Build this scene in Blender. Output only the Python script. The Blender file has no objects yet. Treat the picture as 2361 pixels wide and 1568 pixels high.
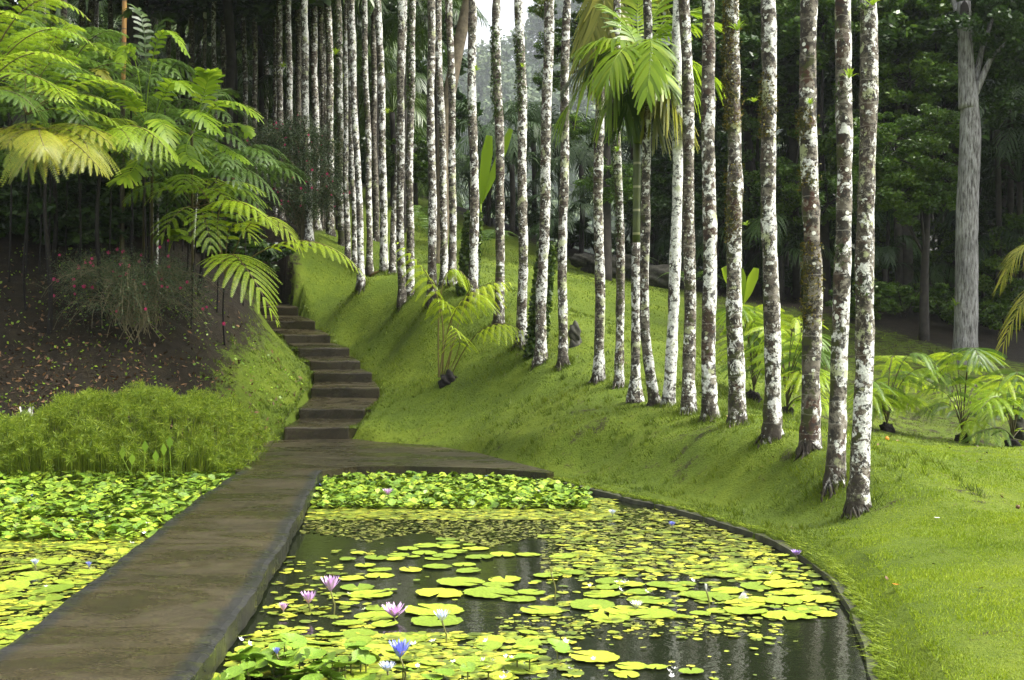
import bpy, math, random
import numpy as np
from mathutils import Vector, Matrix

R = math.radians
rng = np.random.default_rng(7)
random.seed(7)
scene = bpy.context.scene
COL = scene.collection

# ------------------------------------------------------------------ camera, sky, sun, exposure
CAMZ = 2.1
cam_d = bpy.data.cameras.new("camera")
cam_d.lens = 45.0
cam_d.sensor_width = 36.0
cam_d.shift_y = 0.0013
cam_d.clip_start = 0.1
cam_d.clip_end = 1500.0
cam = bpy.data.objects.new("camera", cam_d)
cam.location = (0, 0, CAMZ)
cam.rotation_euler = (R(90), 0, 0)
COL.objects.link(cam)
scene.camera = cam

SUN_EL, SUN_AZ = R(56), R(100)            # azimuth clockwise from +Y: from the right, a little behind the camera
world = bpy.data.worlds.new("World")
scene.world = world
world.use_nodes = True
wn, wl = world.node_tree.nodes, world.node_tree.links
wn.clear()
sky = wn.new("ShaderNodeTexSky")
sky.sky_type = 'NISHITA'
sky.sun_disc = False
sky.sun_elevation = SUN_EL
sky.sun_rotation = SUN_AZ
sky.air_density = 1.0
sky.dust_density = 6.0
sky.ozone_density = 0.5
hs = wn.new("ShaderNodeHueSaturation")    # an overcast, almost colourless sky
hs.inputs["Saturation"].default_value = 0.22
bg = wn.new("ShaderNodeBackground")
bg.inputs["Strength"].default_value = 0.15
wo = wn.new("ShaderNodeOutputWorld")
wl.new(sky.outputs[0], hs.inputs["Color"])
wl.new(hs.outputs[0], bg.inputs["Color"])
wl.new(bg.outputs[0], wo.inputs["Surface"])

sun_d = bpy.data.lights.new("sun", 'SUN')
sun_d.energy = 2.0
sun_d.angle = R(26)
sun_d.color = (1.0, 0.96, 0.88)
sun = bpy.data.objects.new("sun", sun_d)
sd = Vector((math.sin(SUN_AZ) * math.cos(SUN_EL), math.cos(SUN_AZ) * math.cos(SUN_EL), math.sin(SUN_EL)))
sun.rotation_euler = sd.to_track_quat('Z', 'Y').to_euler()
sun.location = (10, -10, 60)
COL.objects.link(sun)

scene.view_settings.view_transform = 'Standard'
scene.view_settings.look = 'None'
scene.view_settings.exposure = 1.6
scene.view_settings.gamma = 1.0
scene.view_settings.use_curve_mapping = False
scene.render.engine = 'CYCLES'
scene.cycles.max_bounces = 6
scene.cycles.diffuse_bounces = 3
scene.cycles.glossy_bounces = 3
scene.cycles.transmission_bounces = 4
scene.cycles.transparent_max_bounces = 8
scene.cycles.volume_bounces = 1
scene.cycles.use_denoising = True

# ------------------------------------------------------------------ helpers
FV = 45.0 / 36.0 * 2361.0                 # focal length in units of the measured plan (2361 wide)
CX, CY = 1180.5, 787.0


def W(vx, vy, d):
    return np.array(((vx - CX) / FV * d, d, CAMZ - (vy - CY) / FV * d))


def Dz(vy, z=0.0):
    return (CAMZ - z) * FV / (vy - CY)


def nrm(v):
    v = np.asarray(v, float)
    n = np.linalg.norm(v, axis=-1, keepdims=True)
    return v / np.maximum(n, 1e-9)


class MB:
    """collects vertices and faces, then links them as one mesh object"""
    def __init__(self):
        self.v, self.q, self.t, self.n = [], [], [], 0

    def add(self, verts, quads=None, tris=None):
        verts = np.asarray(verts, float).reshape(-1, 3)
        if quads is not None and len(quads):
            self.q.append(np.asarray(quads, int).reshape(-1, 4) + self.n)
        if tris is not None and len(tris):
            self.t.append(np.asarray(tris, int).reshape(-1, 3) + self.n)
        self.v.append(verts)
        self.n += len(verts)

    def quads(self, a, b, c, d):
        """four (k,3) arrays: k separate quads"""
        v = np.stack([a, b, c, d], 1).reshape(-1, 3)
        self.add(v, np.arange(len(v)).reshape(-1, 4))

    def tris(self, a, b, c):
        v = np.stack([a, b, c], 1).reshape(-1, 3)
        self.add(v, None, np.arange(len(v)).reshape(-1, 3))

    def tube(self, pts, rad, sides=6, cap=True):
        pts = np.asarray(pts, float)
        n = len(pts)
        rad = np.broadcast_to(np.asarray(rad, float), (n,)) if np.ndim(rad) < 2 else rad
        T = nrm(np.gradient(pts, axis=0))
        ref = np.array((0, 0, 1.0)) if abs(T[0][2]) < 0.8 else np.array((1.0, 0, 0))
        A = nrm(np.cross(T, ref))
        B = np.cross(T, A)
        ang = np.linspace(0, 2 * np.pi, sides, endpoint=False)
        ca, sa = np.cos(ang), np.sin(ang)
        rr = rad[:, None] if np.ndim(rad) == 1 else rad
        ring = pts[:, None, :] + (A[:, None, :] * ca[None, :, None] + B[:, None, :] * sa[None, :, None]) * rr[:, :, None]
        v = ring.reshape(-1, 3)
        i = np.arange(n - 1)[:, None] * sides
        j = np.arange(sides)[None, :]
        k = (j + 1) % sides
        q = np.stack([i + j, i + k, i + sides + k, i + sides + j], -1).reshape(-1, 4)
        t = None
        if cap:
            v = np.vstack([v, pts[:1], pts[-1:]])
            jj = np.arange(sides)
            kk = (jj + 1) % sides
            t = np.vstack([np.stack([kk, jj, np.full(sides, n * sides)], -1),
                           np.stack([(n - 1) * sides + jj, (n - 1) * sides + kk, np.full(sides, n * sides + 1)], -1)])
        self.add(v, q, t)

    def mesh(self, name, smooth=True):
        me = bpy.data.meshes.new(name)
        v = np.vstack(self.v)
        Q = np.vstack(self.q) if self.q else np.zeros((0, 4), int)
        T = np.vstack(self.t) if self.t else np.zeros((0, 3), int)
        loops = np.concatenate([Q.ravel(), T.ravel()])
        starts = np.concatenate([np.arange(len(Q)) * 4, len(Q) * 4 + np.arange(len(T)) * 3])
        me.vertices.add(len(v))
        me.vertices.foreach_set("co", v.astype(np.float32).ravel())
        me.loops.add(len(loops))
        me.loops.foreach_set("vertex_index", loops.astype(np.int32))
        me.polygons.add(len(starts))
        me.polygons.foreach_set("loop_start", starts.astype(np.int32))
        me.polygons.foreach_set("use_smooth", np.full(len(starts), smooth))
        me.update(calc_edges=True)
        return me

    def build(self, name, mat, parent=None, smooth=True):
        return link(name, self.mesh(name, smooth), mat, parent)


def link(name, me, mat, parent=None):
    if mat is not None and not me.materials:
        me.materials.append(mat)
    o = bpy.data.objects.new(name, me)
    COL.objects.link(o)
    if parent is not None:
        o.parent = parent
        o.matrix_parent_inverse = parent.matrix_basis.inverted()
    return o


def tag(o, label=None, cat=None, group=None, kind=None):
    if label:
        o["label"] = label
    if cat:
        o["category"] = cat
    if group:
        o["group"] = group
    if kind:
        o["kind"] = kind
    return o


def thing(name, label, cat, loc=(0, 0, 0), group=None):
    o = bpy.data.objects.new(name, None)
    o.empty_display_size = 0.2
    o.location = [float(c) for c in loc]
    COL.objects.link(o)
    return tag(o, label, cat, group)


# ------------------------------------------------------------------ materials
def newmat(name):
    m = bpy.data.materials.new(name)
    m.use_nodes = True
    n = m.node_tree.nodes
    p = n["Principled BSDF"]
    return m, n, m.node_tree.links, p


def ramp(n, stops, interp='LINEAR'):
    r = n.new("ShaderNodeValToRGB")
    r.color_ramp.interpolation = interp
    e = r.color_ramp.elements
    while len(e) < len(stops):
        e.new(0.5)
    for k, (pos, c) in enumerate(stops):
        e[k].position = pos
        e[k].color = (c, c, c, 1) if np.isscalar(c) else (*c, 1)
    return r


def noise(n, l, scale, detail=3, rough=0.55, vec=None, dist=0.0):
    t = n.new("ShaderNodeTexNoise")
    t.inputs["Scale"].default_value = scale
    t.inputs["Detail"].default_value = detail
    t.inputs["Roughness"].default_value = rough
    t.inputs["Distortion"].default_value = dist
    if vec is not None:
        l.new(vec, t.inputs["Vector"])
    return t


def mix(n, l, fac, a, b, mode='MIX'):
    m = n.new("ShaderNodeMix")
    m.data_type = 'RGBA'
    m.blend_type = mode
    for s, v in ((m.inputs[0], fac), (m.inputs[6], a), (m.inputs[7], b)):
        if isinstance(v, (int, float)):
            s.default_value = v
        elif isinstance(v, tuple):
            s.default_value = (*v, 1)
        else:
            l.new(v, s)
    return m.outputs[2]


def math_(n, l, op, a, b=0.0, clamp=False):
    m = n.new("ShaderNodeMath")
    m.operation = op
    m.use_clamp = clamp
    for s, v in ((m.inputs[0], a), (m.inputs[1], b)):
        if isinstance(v, (int, float)):
            s.default_value = v
        else:
            l.new(v, s)
    return m.outputs[0]


def bump(n, l, h, p, strength=0.5, dist=0.02):
    b = n.new("ShaderNodeBump")
    b.inputs["Strength"].default_value = strength
    b.inputs["Distance"].default_value = dist
    l.new(h, b.inputs["Height"])
    l.new(b.outputs[0], p.inputs["Normal"])


def leafmat(name, dark, mid, light, trans=0.35, rough=0.42, objvar=0.0, big=0.0, spec=0.4):
    """leaf: colour differs from leaf to leaf, part of the light shines through"""
    m, n, l, p = newmat(name)
    g = n.new("ShaderNodeNewGeometry")
    r = ramp(n, [(0.0, dark), (0.5, mid), (1.0, light)])
    src = g.outputs["Random Per Island"]
    if objvar > 0:
        oi = n.new("ShaderNodeObjectInfo")
        a = math_(n, l, 'MULTIPLY', src, 1 - objvar)
        b = math_(n, l, 'MULTIPLY', oi.outputs["Random"], objvar)
        src = math_(n, l, 'ADD', a, b)
    if big > 0:
        tc = n.new("ShaderNodeTexCoord")
        nz = noise(n, l, big, 2, 0.5, tc.outputs["Object"])
        a = math_(n, l, 'MULTIPLY', src, 0.55)
        b = math_(n, l, 'MULTIPLY_ADD', nz.outputs[0], 0.9)
        m2 = math_(n, l, 'ADD', a, math_(n, l, 'SUBTRACT', math_(n, l, 'MULTIPLY', nz.outputs[0], 1.1), 0.32))
        src = m2
    l.new(src, r.inputs[0])
    l.new(r.outputs[0], p.inputs["Base Color"])
    p.inputs["Roughness"].default_value = rough
    p.inputs["Specular IOR Level"].default_value = spec
    if trans > 0:
        t = n.new("ShaderNodeBsdfTranslucent")
        l.new(r.outputs[0], t.inputs["Color"])
        mx = n.new("ShaderNodeMixShader")
        mx.inputs[0].default_value = trans
        l.new(p.outputs[0], mx.inputs[1])
        l.new(t.outputs[0], mx.inputs[2])
        l.new(mx.outputs[0], n["Material Output"].inputs["Surface"])
    return m


def plain(name, c, rough=0.6, var=0.25, scale=8.0, b=0.0, spec=0.4):
    m, n, l, p = newmat(name)
    tc = n.new("ShaderNodeTexCoord")
    nz = noise(n, l, scale, 4, 0.6, tc.outputs["Object"])
    lo = tuple(x * (1 - var) for x in c)
    hi = tuple(min(1, x * (1 + var)) for x in c)
    r = ramp(n, [(0.3, lo), (0.7, hi)])
    l.new(nz.outputs[0], r.inputs[0])
    l.new(r.outputs[0], p.inputs["Base Color"])
    p.inputs["Roughness"].default_value = rough
    p.inputs["Specular IOR Level"].default_value = spec
    if b:
        bump(n, l, nz.outputs[0], p, b)
    return m


def barkmat():
    """palm bark blotched with white crust lichen, rust and black; each palm has its own mixture"""
    m, n, l, p = newmat("lichen_bark")
    tc = n.new("ShaderNodeTexCoord")
    oi = n.new("ShaderNodeObjectInfo")

    def attr(nm):
        a = n.new("ShaderNodeAttribute")
        a.attribute_type = 'OBJECT'
        a.attribute_name = nm
        return a.outputs["Fac"]
    off = n.new("ShaderNodeVectorMath")
    off.operation = 'MULTIPLY_ADD'
    l.new(oi.outputs["Random"], off.inputs[0])
    off.inputs[1].default_value = (37, 53, 71)
    scl = n.new("ShaderNodeVectorMath")
    scl.operation = 'SCALE'
    l.new(tc.outputs["Object"], scl.inputs[0])
    rnd2 = math_(n, l, 'FRACT', math_(n, l, 'MULTIPLY', oi.outputs["Random"], 7.13))
    l.new(math_(n, l, 'ADD', math_(n, l, 'MULTIPLY', rnd2, 0.75), 0.7), scl.inputs[3])
    l.new(scl.outputs[0], off.inputs[2])
    vec = off.outputs[0]
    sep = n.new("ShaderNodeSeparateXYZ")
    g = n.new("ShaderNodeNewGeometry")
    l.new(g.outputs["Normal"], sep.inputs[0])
    # bark
    nb = noise(n, l, 5, 4, 0.6, vec)
    bark = ramp(n, [(0.3, (0.016, 0.012, 0.009)), (0.5, (0.046, 0.037, 0.026)), (0.68, (0.155, 0.135, 0.105))])
    l.new(nb.outputs[0], bark.inputs[0])
    nr = noise(n, l, 2.2, 3, 0.6, vec)
    red = math_(n, l, 'MULTIPLY', math_(n, l, 'GREATER_THAN', nr.outputs[0], 0.53), attr("rust"), True)
    redm = math_(n, l, 'MULTIPLY', red, 0.8)
    c = mix(n, l, redm, bark.outputs[0], (0.065, 0.026, 0.014))
    # pale grey film
    ng = noise(n, l, 13, 5, 0.7, vec, 0.4)
    gsum = math_(n, l, 'ADD', ng.outputs[0], math_(n, l, 'MULTIPLY', sep.outputs[0], 0.05))  # film tilted by the normal: lit side's paleness put into the colour
    gr = ramp(n, [(0.50, 0.0), (0.56, 1.0)])
    l.new(gsum, gr.inputs[0])
    gm = math_(n, l, 'MULTIPLY', gr.outputs[0], 0.8)
    c = mix(n, l, gm, c, (0.23, 0.212, 0.165))
    # white crusts: rounded blotches
    n1 = noise(n, l, 6.8, 6, 0.66, vec, 0.5)
    n0 = noise(n, l, 1.3, 2, 0.5, vec)
    s = math_(n, l, 'ADD', n1.outputs[0], math_(n, l, 'MULTIPLY', math_(n, l, 'SUBTRACT', n0.outputs[0], 0.5), 0.55))
    s = math_(n, l, 'ADD', s, math_(n, l, 'MULTIPLY', sep.outputs[0], 0.055))  # more white on right-facing bark: sunlit side painted into the lichen
    s = math_(n, l, 'ADD', s, math_(n, l, 'SUBTRACT', attr("lichen"), 0.004))
    wr = ramp(n, [(0.545, 0.0), (0.575, 1.0)])
    l.new(s, wr.inputs[0])
    nw = noise(n, l, 30, 3, 0.6, vec)
    wcol = ramp(n, [(0.35, (0.38, 0.37, 0.33)), (0.60, (0.74, 0.75, 0.70))])
    l.new(nw.outputs[0], wcol.inputs[0])
    c = mix(n, l, wr.outputs[0], c, wcol.outputs[0])
    # separate round spots
    vo = n.new("ShaderNodeTexVoronoi")
    vo.inputs["Scale"].default_value = 11
    l.new(vec, vo.inputs["Vector"])
    vr = ramp(n, [(0.20, 1.0), (0.24, 0.0)])
    l.new(vo.outputs["Distance"], vr.inputs[0])
    vs = n.new("ShaderNodeSeparateColor")
    l.new(vo.outputs["Color"], vs.inputs[0])
    vm = math_(n, l, 'MULTIPLY', vr.outputs[0], math_(n, l, 'GREATER_THAN', vs.outputs[0], 0.62))
    c = mix(n, l, vm, c, (0.70, 0.71, 0.62))
    # greenish lichen and moss
    ny = noise(n, l, 3.3, 4, 0.6, vec)
    yr = ramp(n, [(0.60, 0.0), (0.63, 1.0)])
    l.new(ny.outputs[0], yr.inputs[0])
    ym = math_(n, l, 'MULTIPLY', yr.outputs[0], 0.75)
    c = mix(n, l, ym, c, (0.36, 0.39, 0.20))
    nm_ = noise(n, l, 4.5, 4, 0.65, vec)
    ms = math_(n, l, 'ADD', nm_.outputs[0], math_(n, l, 'MULTIPLY', sep.outputs[0], -0.07))  # more dark moss on left-facing bark: shaded side painted in
    ms = math_(n, l, 'ADD', ms, attr("moss"))
    mr = ramp(n, [(0.62, 0.0), (0.67, 1.0)])
    l.new(ms, mr.inputs[0])
    c = mix(n, l, mr.outputs[0], c, (0.045, 0.05, 0.012))
    # black speckle
    nk = noise(n, l, 12, 6, 0.75, vec, 0.3)
    kr = ramp(n, [(0.535, 0.0), (0.575, 0.92)])
    l.new(nk.outputs[0], kr.inputs[0])
    c = mix(n, l, kr.outputs[0], c, (0.022, 0.02, 0.017))
    # faint leaf-scar rings
    sp2 = n.new("ShaderNodeSeparateXYZ")
    l.new(tc.outputs["Object"], sp2.inputs[0])
    wv = math_(n, l, 'FRACT', math_(n, l, 'ADD', math_(n, l, 'MULTIPLY', sp2.outputs[2], 4.2), math_(n, l, 'MULTIPLY', nb.outputs[0], 0.35)))
    rr = math_(n, l, 'MULTIPLY', math_(n, l, 'LESS_THAN', wv, 0.05), math_(n, l, 'MULTIPLY', nk.outputs[0], 0.6))
    c = mix(n, l, rr, c, (0.34, 0.32, 0.28))
    # black rooty foot
    ft = ramp(n, [(-0.0, 0.9), (0.30, 0.0)])
    l.new(math_(n, l, 'ADD', sp2.outputs[2], math_(n, l, 'MULTIPLY', math_(n, l, 'SUBTRACT', n1.outputs[0], 0.5), 1.3)), ft.inputs[0])
    c = mix(n, l, ft.outputs[0], c, (0.028, 0.022, 0.014))
    l.new(c, p.inputs["Base Color"])
    p.inputs["Roughness"].default_value = 0.75
    p.inputs["Specular IOR Level"].default_value = 0.3
    bump(n, l, math_(n, l, 'ADD', n1.outputs[0], math_(n, l, 'MULTIPLY', nk.outputs[0], 0.5)), p, 0.7, 0.02)
    return m


def groundmat():
    m, n, l, p = newmat("ground_cover")
    tc = n.new("ShaderNodeTexCoord")
    P = tc.outputs["Object"]
    a = n.new("ShaderNodeAttribute")
    a.attribute_name = "soil"
    n1 = noise(n, l, 0.55, 3, 0.6, P)
    n2 = noise(n, l, 4.0, 5, 0.7, P)
    n3 = noise(n, l, 30.0, 4, 0.7, P)
    gr = ramp(n, [(0.30, (0.028, 0.048, 0.003)), (0.5, (0.072, 0.110, 0.005)), (0.7, (0.135, 0.175, 0.010))])
    s = math_(n, l, 'ADD', math_(n, l, 'MULTIPLY', n1.outputs[0], 0.45), math_(n, l, 'MULTIPLY', n2.outputs[0], 0.35))
    s = math_(n, l, 'ADD', s, math_(n, l, 'MULTIPLY', n3.outputs[0], 0.25))
    l.new(s, gr.inputs[0])
    so = ramp(n, [(0.35, (0.005, 0.004, 0.002)), (0.55, (0.016, 0.0120, 0.0055)), (0.72, (0.038, 0.029, 0.013))])
    s2 = math_(n, l, 'ADD', math_(n, l, 'MULTIPLY', n2.outputs[0], 0.6), math_(n, l, 'MULTIPLY', n3.outputs[0], 0.45))
    l.new(s2, so.inputs[0])
    # worn soil spots showing through the moss
    k = math_(n, l, 'ADD', a.outputs["Fac"], math_(n, l, 'MULTIPLY', math_(n, l, 'SUBTRACT', n2.outputs[0], 0.5), 1.5))
    k = math_(n, l, 'ADD', k, math_(n, l, 'MULTIPLY', math_(n, l, 'SUBTRACT', n3.outputs[0], 0.5), 0.8))
    kr = ramp(n, [(0.42, 0.0), (0.62, 1.0)])
    l.new(k, kr.inputs[0])
    c = mix(n, l, kr.outputs[0], gr.outputs[0], so.outputs[0])
    l.new(c, p.inputs["Base Color"])
    p.inputs["Roughness"].default_value = 0.85
    p.inputs["Specular IOR Level"].default_value = 0.2
    bump(n, l, math_(n, l, 'ADD', n3.outputs[0], n2.outputs[0]), p, 0.9, 0.05)
    return m


def wetstone(name, base, dark, edge):
    m, n, l, p = newmat(name)
    tc = n.new("ShaderNodeTexCoord")
    P = tc.outputs["Object"]
    n1 = noise(n, l, 0.8, 4, 0.65, P)
    n2 = noise(n, l, 70, 3, 0.8, P)
    n4 = noise(n, l, 9, 4, 0.7, P)
    mp = n.new("ShaderNodeMapping")
    mp.inputs["Scale"].default_value = (0.6, 1.1, 1)
    l.new(P, mp.inputs[0])
    n3 = noise(n, l, 1.3, 5, 0.7, mp.outputs[0], 0.5)
    s_ = math_(n, l, 'ADD', math_(n, l, 'MULTIPLY', n1.outputs[0], 0.45), math_(n, l, 'MULTIPLY', n3.outputs[0], 0.55))
    r = ramp(n, [(0.38, dark), (0.52, base), (0.66, tuple(x * 1.5 for x in base))])
    l.new(s_, r.inputs[0])
    at = n.new("ShaderNodeAttribute")
    at.attribute_name = "edge"
    ef = math_(n, l, 'ADD', at.outputs["Fac"], math_(n, l, 'MULTIPLY', math_(n, l, 'SUBTRACT', n4.outputs[0], 0.5), 0.9))
    er = ramp(n, [(0.35, 0.0), (0.8, 0.85)])
    l.new(ef, er.inputs[0])
    c = mix(n, l, math_(n, l, 'MULTIPLY', er.outputs[0], math_(n, l, 'GREATER_THAN', at.outputs["Fac"], 0.01)), r.outputs[0], edge)
    sp = ramp(n, [(0.34, 0.25), (0.5, 0.9), (0.68, 2.6)])
    l.new(n2.outputs[0], sp.inputs[0])
    c = mix(n, l, 1.0, c, sp.outputs[0], 'MULTIPLY')
    gv = ramp(n, [(0.54, 0.0), (0.66, 1.0)])
    l.new(n4.outputs[0], gv.inputs[0])
    c = mix(n, l, math_(n, l, 'MULTIPLY', gv.outputs[0], 0.5), c, (0.05, 0.055, 0.012))
    l.new(c, p.inputs["Base Color"])
    rr = ramp(n, [(0.42, 0.17), (0.60, 0.48)])
    l.new(n3.outputs[0], rr.inputs[0])
    l.new(rr.outputs[0], p.inputs["Roughness"])
    p.inputs["Specular IOR Level"].default_value = 0.3
    bump(n, l, math_(n, l, 'ADD', n2.outputs[0], n4.outputs[0]), p, 0.6, 0.008)
    return m


def watermat():
    m, n, l, p = newmat("pond_water")
    p.inputs["Base Color"].default_value = (0.010, 0.013, 0.006, 1)
    p.inputs["Roughness"].default_value = 0.07
    p.inputs["IOR"].default_value = 1.33
    p.inputs["Specular IOR Level"].default_value = 0.5
    tc = n.new("ShaderNodeTexCoord")
    nz = noise(n, l, 5.0, 3, 0.6, tc.outputs["Object"])
    n2 = noise(n, l, 28.0, 2, 0.6, tc.outputs["Object"])
    bump(n, l, math_(n, l, 'ADD', nz.outputs[0], math_(n, l, 'MULTIPLY', n2.outputs[0], 0.25)), p, 0.10, 0.03)
    return m


def padmat(name, a, b, c, objvar=0.7):
    m, n, l, p = newmat(name)
    tc = n.new("ShaderNodeTexCoord")
    oi = n.new("ShaderNodeObjectInfo")
    g = n.new("ShaderNodeNewGeometry")
    src = math_(n, l, 'ADD', math_(n, l, 'MULTIPLY', oi.outputs["Random"], objvar),
                math_(n, l, 'MULTIPLY', g.outputs["Random Per Island"], 1 - objvar))
    r = ramp(n, [(0.0, a), (0.5, b), (1.0, c)])
    l.new(src, r.inputs[0])
    nz = noise(n, l, 9, 4, 0.65, tc.outputs["Object"])
    v = ramp(n, [(0.34, 0.5), (0.60, 1.15)])
    l.new(nz.outputs[0], v.inputs[0])
    col = mix(n, l, 1.0, r.outputs[0], v.outputs[0], 'MULTIPLY')
    ps = n.new("ShaderNodeSeparateXYZ")
    l.new(tc.outputs["Object"], ps.inputs[0])
    an = math_(n, l, 'ARCTAN2', ps.outputs[1], ps.outputs[0])
    vf = math_(n, l, 'ABSOLUTE', math_(n, l, 'SINE', math_(n, l, 'MULTIPLY', an, 6.5)))
    vr = ramp(n, [(0.0, 0.72), (0.16, 1.0)])
    l.new(vf, vr.inputs[0])
    if objvar > 0:
        col = mix(n, l, 1.0, col, vr.outputs[0], 'MULTIPLY')
    # brown decay spots
    n2 = noise(n, l, 14, 3, 0.6, tc.outputs["Object"])
    br = ramp(n, [(0.60, 0.0), (0.68, 0.75)])
    l.new(n2.outputs[0], br.inputs[0])
    col = mix(n, l, br.outputs[0], col, (0.13, 0.09, 0.02))
    l.new(col, p.inputs["Base Color"])
    p.inputs["Roughness"].default_value = 0.38
    p.inputs["Specular IOR Level"].default_value = 0.35
    bump(n, l, nz.outputs[0], p, 0.3, 0.02)
    return m


def ringmat(name, c1, c2, ring, freq=3.0):
    m, n, l, p = newmat(name)
    tc = n.new("ShaderNodeTexCoord")
    s = n.new("ShaderNodeSeparateXYZ")
    l.new(tc.outputs["Object"], s.inputs[0])
    nz = noise(n, l, 3, 4, 0.6, tc.outputs["Object"])
    r = ramp(n, [(0.35, c1), (0.65, c2)])
    l.new(nz.outputs[0], r.inputs[0])
    f = math_(n, l, 'FRACT', math_(n, l, 'MULTIPLY', s.outputs[2], freq))
    k = math_(n, l, 'LESS_THAN', f, 0.1)
    c = mix(n, l, math_(n, l, 'MULTIPLY', k, 0.8), r.outputs[0], ring)
    l.new(c, p.inputs["Base Color"])
    p.inputs["Roughness"].default_value = 0.5
    return m


M = {}
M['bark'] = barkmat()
M['ground'] = groundmat()
M['slab'] = wetstone("wet_concrete", (0.033, 0.0265, 0.0125), (0.018, 0.0155, 0.0095), (0.016, 0.0175, 0.018))
M['step'] = wetstone("wet_step_stone", (0.029, 0.0235, 0.0115), (0.012, 0.0105, 0.0065), (0.02, 0.022, 0.010))
M['kerb'] = plain("mossy_kerb_stone", (0.05, 0.052, 0.03), 0.75, 0.6, 5, 0.5)
M['water'] = watermat()
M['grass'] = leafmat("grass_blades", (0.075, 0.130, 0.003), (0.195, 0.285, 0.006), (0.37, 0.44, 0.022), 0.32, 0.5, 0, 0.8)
M['turf'] = leafmat("shaded_turf_blades", (0.034, 0.064, 0.002), (0.095, 0.145, 0.004), (0.20, 0.245, 0.013), 0.30, 0.5, 0, 0.9)  # grass copy with the bank's shade put into its colour
M['fern_lime'] = leafmat("lime_fern_leaf", (0.14, 0.25, 0.010), (0.28, 0.41, 0.018), (0.46, 0.55, 0.03), 0.45, 0.4, 0.5)
M['fern_bright'] = leafmat("bright_lime_fern_leaf", (0.22, 0.34, 0.010), (0.38, 0.50, 0.018), (0.55, 0.62, 0.03), 0.45, 0.4, 0.5)
M['fern_yellow'] = leafmat("yellow_fern_leaf", (0.13, 0.19, 0.012), (0.26, 0.30, 0.02), (0.42, 0.37, 0.035), 0.38, 0.4, 0.55)
M['fern_green'] = leafmat("green_fern_leaf", (0.045, 0.095, 0.012), (0.085, 0.16, 0.018), (0.15, 0.25, 0.035), 0.32, 0.38, 0.6)
M['palm_green'] = leafmat("palm_leaf", (0.022, 0.045, 0.008), (0.045, 0.085, 0.012), (0.09, 0.14, 0.02), 0.30, 0.36, 0.5)
M['palm_lime'] = leafmat("lime_palm_leaf", (0.11, 0.20, 0.010), (0.21, 0.33, 0.015), (0.34, 0.44, 0.03), 0.45, 0.36, 0.35)
M['palm_olive'] = leafmat("olive_palm_leaf", (0.10, 0.13, 0.012), (0.19, 0.21, 0.018), (0.34, 0.32, 0.04), 0.40, 0.4, 0.35)
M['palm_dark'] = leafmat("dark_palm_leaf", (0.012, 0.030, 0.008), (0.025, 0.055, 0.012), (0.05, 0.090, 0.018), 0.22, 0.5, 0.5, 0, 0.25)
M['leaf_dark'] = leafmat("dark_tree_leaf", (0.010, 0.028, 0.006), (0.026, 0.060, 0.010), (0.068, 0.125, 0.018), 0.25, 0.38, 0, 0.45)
M['leaf_mid'] = leafmat("mid_tree_leaf", (0.028, 0.070, 0.008), (0.075, 0.150, 0.014), (0.17, 0.26, 0.028), 0.3, 0.36, 0, 0.6)
M['leaf_far'] = leafmat("far_tree_leaf", (0.03, 0.06, 0.022), (0.07, 0.115, 0.04), (0.14, 0.18, 0.06), 0.2, 0.6, 0, 0.08)
M['leaf_fresh'] = leafmat("fresh_leaf", (0.10, 0.20, 0.012), (0.19, 0.32, 0.02), (0.32, 0.44, 0.04), 0.4, 0.4, 0.2)
M['ivy'] = leafmat("ivy_leaf", (0.018, 0.04, 0.006), (0.04, 0.075, 0.01), (0.09, 0.14, 0.015), 0.25, 0.4)
M['moss'] = leafmat("tree_moss", (0.035, 0.045, 0.006), (0.09, 0.08, 0.010), (0.20, 0.15, 0.015), 0.25, 0.7)
M['shrub'] = leafmat("shrub_leaf", (0.016, 0.034, 0.010), (0.036, 0.066, 0.020), (0.075, 0.115, 0.035), 0.2, 0.45)
M['papyrus'] = leafmat("papyrus_ray", (0.08, 0.14, 0.008), (0.19, 0.28, 0.014), (0.34, 0.42, 0.03), 0.4, 0.5, 0, 0.0)
M['pinnamid'] = plain("fern_stalk", (0.12, 0.095, 0.025), 0.5)
M['stalk_dark'] = plain("dark_fern_stalk", (0.055, 0.045, 0.015), 0.5)
M['twig'] = plain("grey_twig", (0.14, 0.12, 0.06), 0.7)
M['fernroot'] = plain("fern_root_mass", (0.008, 0.006, 0.0045), 0.9, 0.6, 20, 1.0)
M['grey_bark'] = None
M['dark_bark'] = plain("dark_tree_bark", (0.030, 0.026, 0.021), 0.85, 0.5, 6, 0.8)
M['brown_bark'] = plain("brown_tree_bark", (0.13, 0.105, 0.07), 0.85, 0.5, 5, 0.8)
M['green_stem'] = ringmat("green_ringed_stem", (0.035, 0.055, 0.008), (0.08, 0.10, 0.015), (0.30, 0.30, 0.16), 2.6)
M['orange_stem'] = ringmat("orange_ringed_stem", (0.20, 0.085, 0.015), (0.32, 0.18, 0.03), (0.045, 0.025, 0.01), 3.2)
M['crownshaft'] = plain("green_crownshaft", (0.07, 0.12, 0.012), 0.35, 0.25, 4)
M['rock'] = plain("mossy_rock", (0.035, 0.034, 0.024), 0.85, 0.7, 9, 1.0)
M['pad'] = padmat("lily_pad_leaf", (0.12, 0.20, 0.018), (0.28, 0.37, 0.03), (0.52, 0.52, 0.04))
M['pad_small'] = padmat("floating_heart_leaf", (0.09, 0.13, 0.018), (0.22, 0.28, 0.03), (0.42, 0.42, 0.04), 0.0)
M['pad_brown'] = padmat("pondweed_leaf", (0.085, 0.08, 0.02), (0.14, 0.16, 0.03), (0.22, 0.24, 0.035), 0.0)
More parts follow.
